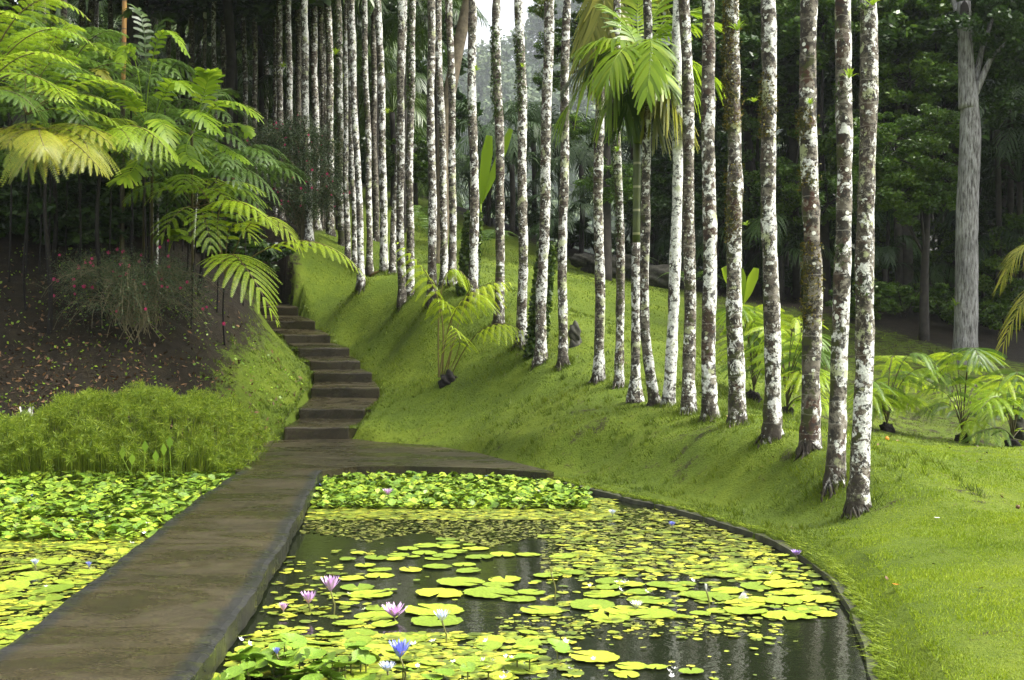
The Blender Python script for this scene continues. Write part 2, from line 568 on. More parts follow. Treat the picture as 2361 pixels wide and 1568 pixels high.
M['pad_up'] = padmat("raised_pond_leaf", (0.08, 0.165, 0.014), (0.18, 0.30, 0.02), (0.34, 0.44, 0.03), 0.0)
for nm_, c_ in (('pink', (0.70, 0.46, 0.74)), ('blue', (0.26, 0.29, 0.80)), ('pale', (0.60, 0.66, 0.82)), ('white', (0.80, 0.80, 0.76)),
                ('violet', (0.45, 0.30, 0.70)), ('bud', (0.50, 0.50, 0.16)), ('hot', (0.62, 0.05, 0.20))):
    M['fl_' + nm_] = plain(nm_ + "_petal", c_, 0.5, 0.12, 20)
M['stamen'] = plain("yellow_stamen", (0.75, 0.50, 0.03), 0.5)
M['lily_stem'] = plain("lily_stem", (0.13, 0.13, 0.035), 0.45)
M['litter'] = leafmat("dead_leaf", (0.03, 0.017, 0.009), (0.09, 0.045, 0.017), (0.21, 0.115, 0.045), 0.05, 0.6)
M['orange'] = plain("orange_fruit_skin", (0.65, 0.22, 0.02), 0.45)
M['paper'] = plain("pale_scrap", (0.72, 0.70, 0.66), 0.6, 0.05)


def greybark():
    m, n, l, p = newmat("grey_fissured_bark")
    tc = n.new("ShaderNodeTexCoord")
    mp = n.new("ShaderNodeMapping")
    mp.inputs["Scale"].default_value = (9, 9, 1.6)
    l.new(tc.outputs["Object"], mp.inputs[0])
    nz = noise(n, l, 2.2, 6, 0.7, mp.outputs[0], 0.3)
    n2 = noise(n, l, 1.2, 3, 0.6, tc.outputs["Object"])
    r = ramp(n, [(0.36, (0.035, 0.032, 0.028)), (0.47, (0.19, 0.185, 0.175)), (0.62, (0.36, 0.36, 0.355))])
    l.new(nz.outputs[0], r.inputs[0])
    v = ramp(n, [(0.35, 0.65), (0.65, 1.1)])
    l.new(n2.outputs[0], v.inputs[0])
    l.new(mix(n, l, 1.0, r.outputs[0], v.outputs[0], 'MULTIPLY'), p.inputs["Base Color"])
    p.inputs["Roughness"].default_value = 0.85
    bump(n, l, nz.outputs[0], p, 1.0, 0.04)
    return m


M['grey_bark'] = greybark()

# ------------------------------------------------------------------ the palm row and the stand (measured bases)
# base x, base y, distance, x where the trunk meets y=0, width in plan units, lichen, rust, moss, label
FRONT = [
    (1978, 1165, 13.3, 2000, 40, .035, .35, .00, "pale lichen-crusted palm trunk at the right end of the front row, blotched green-white"),
    (1925, 1105, 14.3, 1950, 37, .030, .5, .00, "brown and white palm trunk touching the right end trunk, a leafy tuft on it"),
    (1868, 1060, 15.5, 1867, 40, -.050, 1.0, .05, "dark red-brown palm trunk with clumps of orange moss, in front of the lime ferns"),
    (1780, 1030, 16.5, 1771, 35, .015, .2, .03, "white-blotched palm trunk with a dark mossy left flank, left of the red-brown trunk"),
    (1700, 985, 18.0, 1686, 34, .010, .6, .06, "palm trunk furred with moss at the top, two trunks left of the red-brown one"),
    (1637, 965, 19.0, 1627, 31, .020, .5, .00, "even grey-brown speckled palm trunk beside the yellow-green drooping palm fronds"),
    (1588, 955, 19.8, 1578, 27, -.005, .3, .02, "dark-topped palm trunk just right of the bright white leaning trunk"),
    (1541, 935, 20.4, 1569, 25, .20, .1, -.3, "bright white palm trunk leaning right, almost bare of dark bark at its foot"),
    (1427, 897, 22.2, 1424, 19, .000, .5, .04, "thin brown mossy palm trunk just left of the green-stemmed palm"),
    (1380, 882, 22.8, 1386, 22, .010, .4, .00, "grey-brown palm trunk carrying limp yellow-green fronds at the top of the picture"),
    (1298, 847, 24.5, 1303, 21, .030, .2, .02, "mottled palm trunk with a swollen black root foot beside the dark upright rock"),
    (1247, 828, 25.2, 1262, 24, .020, .5, .00, "smooth grey and rust palm trunk rising beside the ivy-clad stump"),
    (1203, 792, 26.5, 1198, 22, .030, .3, .02, "black and white palm trunk left of the ivy-clad stump, behind the small fern's low frond"),
    (1150, 748, 28.0, 1147, 21, .015, .3, .03, "dark-topped palm trunk rising behind the tip of the small tree fern"),
    (1090, 690, 29.5, 1091, 21, .040, .2, .00, "pale palm trunk with ivy on its left side, behind the small tree fern"),
]
# the further stand, up the slope to the left
BACK = [
    (1043, 662, 31.0, 1037, 17, .020, .3, .02, "dark-speckled trunk, right one of the thin pair behind the small fern's tall stalk"),
    (1024, 662, 31.8, 1012, 17, .050, .3, .00, "white trunk, left one of the thin pair behind the small fern's tall stalk"),
    (996, 684, 30.5, 996, 19, .045, .2, .00, "pale palm trunk directly behind the tall stalk of the small tree fern"),
    (945, 662, 32.8, 950, 18, .030, .1, .05, "trunk with a dark mossy upper half, right of the pair left of the small fern"),
    (927, 675, 32.0, 922, 18, .025, .2, .02, "grey trunk with a grassy root mound, left of the pair left of the small fern"),
    (905, 638, 35.0, 932, 14, .060, .0, .00, "white palm trunk leaning right with a black knot low down"),
    (886, 624, 35.5, 873, 17, .075, .1, .03, "bright white palm trunk with a yellow bromeliad half way up"),
    (852, 612, 37.0, 842, 14, .030, .1, .04, "slim dark trunk just right of the arching fern frond tip"),
    (833, 645, 34.5, 812, 15, .070, .1, .00, "bright white slim trunk behind the tip of the arching fern frond"),
    (818, 612, 37.4, 806, 12, .040, .1, .02, "narrow grey trunk close left of the bright white slim trunk"),
    (802, 600, 38.2, 797, 13, .060, .1, .01, "narrow white trunk at the right edge of the red-flowered shrub"),
    (790, 575, 39.5, 776, 17, -.010, .3, .10, "mossy dark trunk with a lime bromeliad near its top"),
    (762, 560, 41.0, 756, 17, .000, .3, .05, "dark trunk with round white spots, left of the mossy one"),
    (745, 550, 43.0, 742, 13, -.060, .0, .00, "almost black trunk between two spotted ones behind the red-flowered shrub"),
    (729, 545, 42.0, 726, 16, .025, .8, .00, "rust and white trunk directly right of the white leaning trunk behind the shrub"),
    (713, 560, 38.0, 703, 17, .085, .0, -.1, "long bright white trunk rising straight from the red-flowered shrub"),
    (676, 540, 40.0, 663, 14, .025, .1, .01, "black and white trunk above the middle of the red-flowered shrub"),
    (649, 530, 41.0, 640, 15, .000, .2, .03, "grey-brown trunk, right one of a pair above the left half of the shrub"),
    (636, 530, 43.0, 632, 12, .020, .2, .02, "slim trunk, left one of a pair above the left half of the shrub"),
    (566, 520, 44.0, 562, 12, .030, .0, .02, "lone speckled trunk above the bright broad-leaved young palm"),
    (497, 500, 42.0, 495, 11, .030, .0, .00, "grey slim trunk standing left of the lone speckled trunk"),
    (478, 500, 42.5, 472, 9, .020, .0, .02, "very thin grey trunk over the young palm's upright leaf"),
]
# control points of the ground: plan x, plan y, distance
CTRL = [
    (0, 960, 22.5), (100, 885, 24), (100, 700, 26.5), (100, 520, 29.5), (300, 570, 29), (0, 450, 30.5), (-300, 480, 30), (-300, 900, 23),
    (650, 945, 26), (605, 992, 25), (560, 830, 27), (560, 725, 29), (450, 700, 28), (450, 855, 25.5), (300, 905, 24), (690, 880, 28), (660, 800, 30),
    (860, 965, 26), (900, 830, 31), (820, 770, 33.5), (785, 700, 36), (850, 655, 37), (1030, 885, 27), (1000, 1005, 24.5), (1100, 1005, 23),
    (1300, 965, 21), (1500, 1065, 18), (1700, 1130, 15.5), (1840, 1185, 13.8), (1400, 1035, 19), (1150, 900, 25.5), (940, 720, 32.5),
    (1400, 755, 34), (1550, 805, 31), (1700, 855, 28), (1800, 950, 22), (2040, 1003, 22), (2220, 1022, 22), (2330, 1040, 21.5),
    (2010, 1012, 18.5), (2200, 1045, 17.5), (2361, 1085, 16), (2200, 1500, 7.5), (2300, 1300, 10.2), (2200, 1150, 13.3), (2100, 1390, 9.0), (2361, 1568, 6.9),
    (1150, 545, 48), (1400, 630, 46), (1650, 690, 42), (1850, 722, 40), (2100, 735, 40), (2300, 800, 38), (2225, 838, 33), (1250, 620, 40), (1300, 740, 32),
    (900, 440, 52), (1000, 520, 48), (870, 470, 50), (960, 580, 42), (600, 600, 36), (700, 610, 37), (550, 640, 33), (500, 480, 45), (300, 430, 42),
    (0, 380, 42), (-400, 380, 42), (2500, 1030, 20), (2700, 1200, 12), (2700, 900, 30), (1000, 470, 58), (1400, 600, 56), (1900, 690, 52), (2300, 740, 50), (0, 330, 60), (500, 400, 60),
]
XY, ZZ = [], []
for (a_, b_, d_) in CTRL + [(p_[0], p_[1], p_[2]) for p_ in FRONT + BACK if p_[2] < 39]:
    w_ = W(a_, b_, d_)
    XY.append(w_[:2])
    ZZ.append(w_[2])
STEPS = [(655, 805, 985, 25.2), (688, 842, 942, 26.6), (716, 877, 893, 28.2), (722, 860, 859, 29.5), (716, 832, 832, 30.8), (690, 806, 802, 32.1),
         (655, 762, 772, 33.4), (615, 728, 740, 34.7), (575, 690, 708, 36.0), (535, 650, 676, 37.3)]
for (x0_, x1_, y_, d_) in STEPS[:8]:
    for x_ in (x0_ - 30, x1_ + 30):
        w_ = W(x_, y_, d_)
        XY.append(w_[:2])
        ZZ.append(w_[2] - 0.02)
# pond outline (world x, y), counter-clockwise from the near right corner
RIM = [(1.6, 5.0), (2.0, 6.5), (2.23, 7.93), (2.45, 8.94), (2.65, 10.1), (2.76, 11.0), (2.80, 11.9), (2.70, 13.0), (2.44, 14.15), (2.14, 15.2),
       (1.75, 16.2), (1.35, 17.1), (0.95, 17.9), (0.58, 18.9), (-0.4, 19.6), (-1.6, 19.9), (-2.85, 19.8)]
POND = np.array(RIM + [(-4.1, 19.9), (-4.6, 21.2), (-7, 22.0), (-12, 22.0), (-18, 20), (-18, 2), (1.0, 2)])
for (x_, y_) in RIM:
    XY.append((x_ + 0.12 * (1 if y_ < 18 else 0), y_ + 0.05))
    ZZ.append(0.22)
for (x_, y_, z_) in [(-4.6, 21.7, .22), (-7, 22.4, .25), (-12, 22.4, .3), (-3.5, 22, .17), (-2, 22, .17), (-1, 21.5, .17), (-3, 24.2, .17), (-2.2, 24.3, .18), (6, 4, .3), (3, 4, .25), (12, 8, .3),
                     (40, 40, 2), (-40, 40, 8), (40, 10, 0.5), (-40, 20, 3), (0, 90, 4), (60, 90, 3), (-60, 90, 10), (0, 200, 3), (150, 200, 3), (-150, 200, 10), (150, 0, 2), (-150, 0, 5), (0, -60, 0.3), (100, -60, 1), (-100, -60, 1), (8, -5, .3)]:
    XY.append((x_, y_))
    ZZ.append(z_)
XY, ZZ = np.array(XY), np.array(ZZ)


def tps(r2):
    return np.where(r2 > 1e-12, r2 * np.log(np.maximum(r2, 1e-12)), 0.0) * 0.5


NP_ = len(XY)
K_ = tps(((XY[:, None] - XY[None]) ** 2).sum(-1)) + np.eye(NP_) * 0.35
A_ = np.zeros((NP_ + 3, NP_ + 3))
A_[:NP_, :NP_] = K_
A_[:NP_, NP_] = 1
A_[:NP_, NP_ + 1:] = XY
A_[NP_:, :NP_] = A_[:NP_, NP_:].T
SOL = np.linalg.solve(A_, np.concatenate([ZZ, np.zeros(3)]))


def base_z(x, y):
    x, y = np.asarray(x, float), np.asarray(y, float)
    sh = x.shape
    P = np.stack([x.ravel(), y.ravel()], 1)
    out = np.empty(len(P))
    for i in range(0, len(P), 20000):
        q = P[i:i + 20000]
        out[i:i + 20000] = tps(((q[:, None] - XY[None]) ** 2).sum(-1)) @ SOL[:NP_] + SOL[NP_] + q @ SOL[NP_ + 1:]
    return out.reshape(sh)


def sdist(poly, x, y):
    """signed distance to a polygon, negative inside"""
    x, y = np.asarray(x, float), np.asarray(y, float)
    sh = x.shape
    P = np.stack([x.ravel(), y.ravel()], 1)
    best = np.full(len(P), 1e9)
    inside = np.zeros(len(P), bool)
    n = len(poly)
    for i in range(n):
        a, b = poly[i], poly[(i + 1) % n]
        ab = b - a
        t = np.clip(((P - a) @ ab) / (ab @ ab), 0, 1)
        best = np.minimum(best, np.linalg.norm(P - a - t[:, None] * ab, axis=1))
        c = ((a[1] > P[:, 1]) != (b[1] > P[:, 1]))
        with np.errstate(divide='ignore', invalid='ignore'):
            xi = (b[0] - a[0]) * (P[:, 1] - a[1]) / (b[1] - a[1]) + a[0]
        inside ^= c & (P[:, 0] < xi)
    return np.where(inside, -best, best).reshape(sh)


LAND = np.array([(-4.1, 19.0), (-2.85, 19.0), (-2.4, 19.75), (-1.6, 19.8), (-0.4, 19.5), (0.52, 18.75), (0.62, 18.95), (0.1, 20.3), (-0.6, 22.2), (-1.5, 23.8),
                 (-2.6, 24.6), (-3.05, 25.25), (-4.6, 25.25), (-4.85, 23.6), (-4.55, 21.0)])
ST = [(np.array([W(a, c, d), W(b, c, d)])) for a, b, c, d in STEPS]
ST_C = np.array([s.mean(0) for s in ST])


def stair_z(x, y):
    yy = np.interp(y, ST_C[:, 1], ST_C[:, 2])
    xl = np.interp(y, ST_C[:, 1], [s[0][0] for s in ST])
    xr = np.interp(y, ST_C[:, 1], [s[1][0] for s in ST])
    return yy, xl, xr


_VN = np.random.default_rng(99).uniform(size=(256, 256))


def vnoise(x, y, f=1.0, octv=3):
    x, y = np.asarray(x, float) * f + 57.3, np.asarray(y, float) * f + 31.7
    out, amp, tot = 0, 1.0, 0
    for o_ in range(octv):
        xi, yi = np.floor(x).astype(int), np.floor(y).astype(int)
        fx, fy = x - xi, y - yi
        fx, fy = fx * fx * (3 - 2 * fx), fy * fy * (3 - 2 * fy)
        g = lambda i, j: _VN[i % 256, j % 256]
        out = out + amp * ((g(xi, yi) * (1 - fx) + g(xi + 1, yi) * fx) * (1 - fy) + (g(xi, yi + 1) * (1 - fx) + g(xi + 1, yi + 1) * fx) * fy)
        tot += amp
        amp *= .5
        x, y = x * 2.03 + 11.1, y * 2.03 + 5.7
    return out / tot


def ground_z(x, y):
    x, y = np.asarray(x, float), np.asarray(y, float)
    z = base_z(x, y)
    far = np.clip((y - 70) / 60, 0, 1)
    z = z * (1 - far) + far * 4.0
    z = np.clip(z, -0.2, 40)
    near = np.exp(-((y - 20) / 22) ** 2)
    z = z + near * (.16 * (vnoise(x, y, 1.1, 3) - .5) + .05 * (vnoise(x, y, 4.5, 2) - .5)) * np.clip((y - 9) / 5, 0.12, 1)
    sl = sdist(LAND, x, y)
    z = np.where(sl < 0, np.minimum(z, 0.06), np.where(sl < .5, np.minimum(z, 0.165 + sl * 1.1), z))
    sz, xl, xr = stair_z(x, y)
    on = (y > ST_C[0, 1] - .4) & (y < ST_C[-1, 1]) & (x > xl - .05) & (x < xr + .05)
    z = np.where(on, np.minimum(z, sz - .30), z)
    sp = sdist(POND, x, y)
    rb = np.clip((y - 12) / 2, 0, 1) * np.clip((x + 1.2) / 1.0, 0, 1) * (sl > 0)
    st_ = np.clip((sp - .35) / 1.1, 0, 1)
    st_ = st_ * st_ * (3 - 2 * st_)
    z = np.where((rb > 0) & (sp > 0) & (sp < 3.2), z * (1 - rb) + rb * (.09 + (z - .09) * st_ + .16 * np.exp(-((sp - 1.7) / .55) ** 2) * np.clip((19 - y) / 2, 0, 1)), z)
    lb = np.clip((-4.8 - x) / 1, 0, 1) * np.clip((y - 22.3) / .5, 0, 1) * np.clip((40 - y) / 4, 0, 1)
    z = z + lb * (.22 * (vnoise(x, y, 2.6, 3) - .5))
    z = np.where(sp < -0.02, -0.7, np.where(sp < .3, np.minimum(z, .075 + sp * .5), np.maximum(z, .11)))
    return z


def gz(x, y):
    return float(ground_z(np.array([x]), np.array([y]))[0])


# ------------------------------------------------------------------ ground
def axis(lo, a, b, hi, fine, grow=1.18):
    mid = list(np.arange(a, b + 1e-6, fine))
    up, s = [b], fine
    while up[-1] < hi:
        s = min(s * grow, 14)
        up.append(up[-1] + s)
    dn, s = [a], fine
    while dn[-1] > lo:
        s = min(s * grow, 14)
        dn.append(dn[-1] - s)
    return np.array(dn[:0:-1] + mid + up[1:])


gx = axis(-320, -8, 6.5, 320, 0.11, 1.09)
gy = axis(-80, 5.5, 34, 420, 0.11, 1.07)
GX, GY = np.meshgrid(gx, gy)
GZ = ground_z(GX, GY)
nx, ny = len(gx), len(gy)
mb = MB()
ii = (np.arange(ny - 1)[:, None] * nx + np.arange(nx - 1)[None]).ravel()
mb.add(np.stack([GX.ravel(), GY.ravel(), GZ.ravel()], 1), np.stack([ii, ii + 1, ii + nx + 1, ii + nx], 1))
ground = mb.build("ground", M['ground'])
tag(ground, kind="structure")


def soil_amount(x, y):
    x, y = np.asarray(x, float), np.asarray(y, float)
    _, xl, xr = stair_z(np.clip(y, 25, 37), np.clip(y, 25, 37)) if False else stair_z(x, np.clip(y, 25.2, 37.3))
    s = np.zeros_like(x)
    left = np.clip((xl - .2 - x) / 1.6, 0, 1) * np.clip((y - 21.5) / 1.2, 0, 1)
    green = np.exp(-((x + 5.3) / 1.1) ** 2 - ((y - 26.5) / 2.3) ** 2)
    s = np.maximum(s, left * (0.97 - 0.40 * green))
    s = np.maximum(s, np.clip((y - 33) / 4, 0, 1) * np.clip((-5.7 - x) / 1.0, 0, 1) * .95)
    backl = np.interp(x, [-3, 0, 6, 10, 14, 18], [50, 47, 42, 37, 31, 27])
    s = np.maximum(s, np.clip((y - backl) / 4, 0, 1) * .95)
    s = np.maximum(s, .48 * np.clip((x - 4.2) / 1.5, 0, 1) * np.clip((y - 19.3) / 1.5, 0, 1))
    s = np.maximum(s, .10 * np.clip((y - 19) / 3, 0, 1))
    sp = sdist(POND, x, y)
    s = np.maximum(s, (.10 + .42 * np.clip((vnoise(x, y, 2.0, 3) - .47) * 4, 0, 1)) * np.exp(-((sp - 1.6) / 1.3) ** 2) * (y > 12.5) * (x > -2.5))
    s = np.maximum(s, .30 * np.clip((vnoise(x, y, 1.3, 3) - .54) * 6, 0, 1) * (sp > .5))
    s = np.maximum(s, .22 * np.exp(-(((x + .6) / 1.3) ** 2 + ((y - 25.3) / 2.5) ** 2)))
    return s


at = ground.data.attributes.new("soil", 'FLOAT', 'POINT')
at.data.foreach_set("value", soil_amount(GX, GY).ravel().astype(np.float32))

# water
mb = MB()
mb.add([(-30, -10, 0), (8, -10, 0), (8, 26, 0), (-30, 26, 0)], [(0, 1, 2, 3)])
tag(mb.build("water", M['water']), kind="structure")


# ------------------------------------------------------------------ kerb, landing path, bridge, steps
def extrude_strip(mb, L, Rr, ztop, zbot):
    """a slab between two edge lines (world x, y)"""
    L, Rr = np.asarray(L, float), np.asarray(Rr, float)
    n = len(L)
    zt = np.broadcast_to(ztop, (n,))
    zb = np.broadcast_to(zbot, (n,))
    v = np.vstack([np.column_stack([L, zt]), np.column_stack([Rr, zt]), np.column_stack([L, zb]), np.column_stack([Rr, zb])])
    i = np.arange(n - 1)
    q = np.vstack([np.stack([i, n + i, n + i + 1, i + 1], 1), np.stack([2 * n + i, 2 * n + i + 1, 3 * n + i + 1, 3 * n + i], 1),
                   np.stack([i, i + 1, 2 * n + i + 1, 2 * n + i], 1), np.stack([n + i, 3 * n + i, 3 * n + i + 1, n + i + 1], 1),
                   [[0, 2 * n, 3 * n, n]], [[n - 1, 2 * n - 1, 4 * n - 1, 3 * n - 1]]])
    mb.add(v, q)


def dens(pts, step):
    pts = np.asarray(pts, float)
    d = np.concatenate([[0], np.cumsum(np.linalg.norm(np.diff(pts, axis=0), axis=1))])
    s = np.linspace(0, d[-1], max(2, int(d[-1] / step)))
    return np.stack([np.interp(s, d, pts[:, k]) for k in range(pts.shape[1])], 1)


rim = dens(np.array(RIM[:15]), 0.18)
tn = nrm(np.gradient(rim, axis=0))
nr_ = np.stack([tn[:, 1], -tn[:, 0]], 1)
jit = 0.008 * np.sin(np.arange(len(rim)) * .9)[:, None]
mb = MB()
extrude_strip(mb, rim - nr_ * (.02 + jit), rim + nr_ * (.10 + jit), .06 + .012 * np.sin(np.arange(len(rim)) * .37) * np.sin(np.arange(len(rim)) * .11), -.5)
tag(mb.build("kerb", M['kerb'], smooth=False), kind="structure")

mb = MB()
nl = len(LAND)
lv = np.vstack([np.column_stack([LAND, np.full(nl, .17)]), np.column_stack([LAND, np.full(nl, -.6)])])
bm_path = bpy.data.meshes.new("path")
bm_path.from_pydata([tuple(v) for v in lv], [], [tuple(range(nl))] + [(i, (i + 1) % nl, nl + (i + 1) % nl, nl + i)[::-1] for i in range(nl)])
tag(link("path", bm_path, M['step']), kind="structure")

BL = dens(np.array([(-2.95, 5.2), (-3.05, 6.5), (-3.17, 7.93), (-3.28, 9.4), (-3.47, 11.6), (-3.83, 15.6), (-4.0, 18.6), (-4.02, 18.99)]), .4)
BR = dens(np.array([(-1.75, 5.0), (-1.8, 6.2), (-1.83, 7.2), (-1.88, 8.56), (-2.16, 12.1), (-2.56, 16.25), (-2.82, 18.8), (-2.83, 18.99)]), .4)
nb_ = min(len(BL), len(BR))
bt = np.linspace(0, 1, 36)


def resamp(P, t):
    s = np.linspace(0, 1, len(P))
    return np.stack([np.interp(t, s, P[:, k]) for k in (0, 1)], 1)


bridge = thing("footbridge", "long low brown concrete slab footbridge crossing the lily pond to the steps", "footbridge", (-2.4, 6, 0))
cuts = [0.0, .245, .498, .75, 1.0]
US = np.array([0, .03, .07, .12, .2, .35, .5, .65, .8, .88, .93, .97, 1])
for a, b in zip(cuts[:-1], cuts[1:]):
    t = np.linspace(a + .0002, b - .0002, 26)
    mb = MB()
    L_, R_ = resamp(BL, t), resamp(BR, t)
    L_[:, 0] += .012 * np.sin(L_[:, 1] * 3.1) + .006 * np.sin(L_[:, 1] * 11)
    R_[:, 0] += .012 * np.sin(R_[:, 1] * 2.7) + .006 * np.sin(R_[:, 1] * 13)
    nu, nt = len(US), len(t)
    top = L_[:, None] * (1 - US[None, :, None]) + R_[:, None] * US[None, :, None]
    zt = .197 + .004 * np.sin(top[..., 0] * 5) * np.sin(top[..., 1] * 3)
    dn = .012 * (np.minimum(US, 1 - US) < .001)
    vt = np.concatenate([top, (zt - dn[None])[..., None]], -1).reshape(-1, 3)
    g_ = (np.arange(nt - 1)[:, None] * nu + np.arange(nu - 1)[None]).ravel()
    mb.add(vt, np.stack([g_, g_ + 1, g_ + nu + 1, g_ + nu], 1))
    lo = np.vstack([np.column_stack([L_, np.full(nt, .185)]), np.column_stack([L_, np.full(nt, .03)]), np.column_stack([R_, np.full(nt, .03)]), np.column_stack([R_, np.full(nt, .185)])])
    k_ = np.arange(nt - 1)
    mb.add(lo, np.vstack([np.stack([q * nt + k_, q * nt + k_ + 1, (q + 1) * nt + k_ + 1, (q + 1) * nt + k_], 1) for q in range(3)] + [[[0, nt, 2 * nt, 3 * nt], [nt - 1, 4 * nt - 1, 3 * nt - 1, 2 * nt - 1]]]))
    s_ = mb.build("slab", M['slab'], bridge, smooth=False)
    tl = (t - a) / (b - a)
    ed = np.maximum(np.interp(np.minimum(US, 1 - US), [0, .07, .16], [1, .75, .0])[None], np.interp(np.minimum(tl, 1 - tl), [0, .02], [.12, 0])[:, None]) + .02
    av = np.concatenate([ed.ravel(), np.full(4 * nt, .8)]).astype(np.float32)
    s_.data.attributes.new("edge", 'FLOAT', 'POINT').data.foreach_set("value", av)
for t0 in (.02, .245, .498, .75, .97):
    mb = MB()
    L_, R_ = resamp(BL, np.array([t0 - .012, t0 + .012])), resamp(BR, np.array([t0 - .012, t0 + .012]))
    extrude_strip(mb, L_ + (.12, 0), R_ - (.12, 0), .028, -.7)
    mb.build("pier", M['kerb'], bridge, smooth=False)

stairs = thing("garden_steps", "worn wet stone steps climbing from the footbridge between two grassy banks", "steps", ST_C[0])
for k in range(len(ST) - 1):
    a, b = ST[k], ST[k + 1]
    zb = b[:, 2].mean() - .19
    mb = MB()
    xs = np.linspace(0, 1, 9)
    front = a[0] + (a[1] - a[0]) * xs[:, None]
    back = b[0] + (b[1] - b[0]) * xs[:, None]
    front[:, 1] += .10 * np.sin(xs * 2.2 + k) - .05
    front[:, 2] = a[:, 2].mean() + .008 * np.sin(xs * 9 + k * 2)
    back = back + (0, .3, 0)
    back[:, 2] = zb
    fb, bb = front - (0, 0, .42), back - (0, 0, .5)
    n = 9
    v = np.vstack([front, back, fb, bb])
    i = np.arange(n - 1)
    q = np.vstack([np.stack([i, i + 1, n + i + 1, n + i], 1), np.stack([i, 2 * n + i, 2 * n + i + 1, i + 1], 1),
                   np.stack([n + i, n + i + 1, 3 * n + i + 1, 3 * n + i], 1), [[0, n, 3 * n, 2 * n]], [[n - 1, 3 * n - 1, 4 * n - 1, 2 * n - 1]]])
    mb.add(v, q)
    s_ = mb.build("step", M['step'], stairs, smooth=False)
    bv = s_.modifiers.new("edge", 'BEVEL')
    bv.width = .035
    bv.segments = 3
    bv.limit_method = 'ANGLE'


# ------------------------------------------------------------------ fronds
def bez(P, t):
    P = [np.asarray(p, float) for p in P]
    t = np.asarray(t)[:, None]
    if len(P) == 3:
        return (1 - t) ** 2 * P[0] + 2 * t * (1 - t) * P[1] + t * t * P[2]
    return (1 - t) ** 3 * P[0] + 3 * t * (1 - t) ** 2 * P[1] + 3 * t * t * (1 - t) * P[2] + t ** 3 * P[3]


def through(p0, pm, p1):
    """quadratic curve passing through pm half way"""
    p0, pm, p1 = map(lambda q: np.asarray(q, float), (p0, pm, p1))
    return (p0, 2 * pm - .5 * (p0 + p1), p1)


def frame(T, up):
    S = nrm(np.cross(T, up))
    return S, np.cross(S, T)


def fern_frond(mb, P, npin=None, plen=.6, start=.28, pn=None, droop=.35, up=(0, 0, 1), wid=.021, pl2=.080, taper=.75, hang=.12, stem=None):
    """twice-divided frond: stalk, side ribs, and rows of narrow leaflets on each rib"""
    ts = np.linspace(0, 1, 14)
    c = bez(P, ts)
    L = np.linalg.norm(np.diff(c, axis=0), axis=1).sum()
    mb.tube(c, np.linspace(.005, .002, 14), 3, False)
    if stem is not None:
        stem.tube(c, np.linspace(.011, .003, 14) * max(1, L / 2), 4, False)
    pl2 = min(pl2, plen * .19)
    npin = int(np.clip(L * (1 - start) / (pl2 * 2.0), 6, 18))
    pn = int(np.clip(plen / .025, 10, 30))
    wid = plen / pn * .80
    tp = np.linspace(start, .985, npin)
    p = bez(P, tp)
    T = nrm(bez(P, np.clip(tp + .01, 0, 1)) - bez(P, np.clip(tp - .01, 0, 1)))
    S, N = frame(T, np.asarray(up, float))
    u = (tp - start) / (1 - start)
    prof = np.clip(np.interp(u, [0, .12, .35, .6, .85, 1], [.45, .8, 1, .85 * (taper + .25), .5 * taper + .05, .10]), .05, 1)
    k = np.linspace(.06, 1, pn)
    for side in (-1, 1):
        ang = R(18) + u * R(42)
        d = nrm(S * side * np.cos(ang)[:, None] + T * np.sin(ang)[:, None] + N * .12 - np.array((0, 0, 1.0)) * (hang - .1))
        l = plen * prof * rng.uniform(.9, 1.08, npin)
        s = k[None] * l[:, None]                                  # (npin, pn)
        rib = p[:, None] + d[:, None] * s[..., None] + np.array((0, 0, -1.0)) * (droop * s ** 2 / np.maximum(l[:, None], .05))[..., None]
        rd = nrm(np.gradient(rib, axis=1))
        q = nrm(np.cross(rd, np.broadcast_to(N[:, None], rd.shape)))
        w = wid * (l[:, None] / plen) ** .5
        # rib as thin strip
        a, b = rib[:, :-1], rib[:, 1:]
        mb.quads((a - q[:, :-1] * .004).reshape(-1, 3), (a + q[:, :-1] * .004).reshape(-1, 3), (b + q[:, 1:] * .003).reshape(-1, 3), (b - q[:, 1:] * .003).reshape(-1, 3))
        pr = np.interp(k, [0, .15, .6, .9, 1], [.6, 1, .95, .6, .35])[None] * (l[:, None] / plen) ** .6 * pl2
        for sg in (-1, 1):
            dr = nrm(q * sg * .92 + rd * .42 + np.array((0, 0, -.15 - hang * .6)))
            tip = rib + dr * pr[..., None]
            mid = rib + dr * pr[..., None] * .6
            h = (rd * (w[..., None] * .5))
            mb.quads((rib - h * .7).reshape(-1, 3), (mid - h * .8).reshape(-1, 3), (tip + h * .1).reshape(-1, 3), (rib * .5 + mid * .5 + h).reshape(-1, 3))


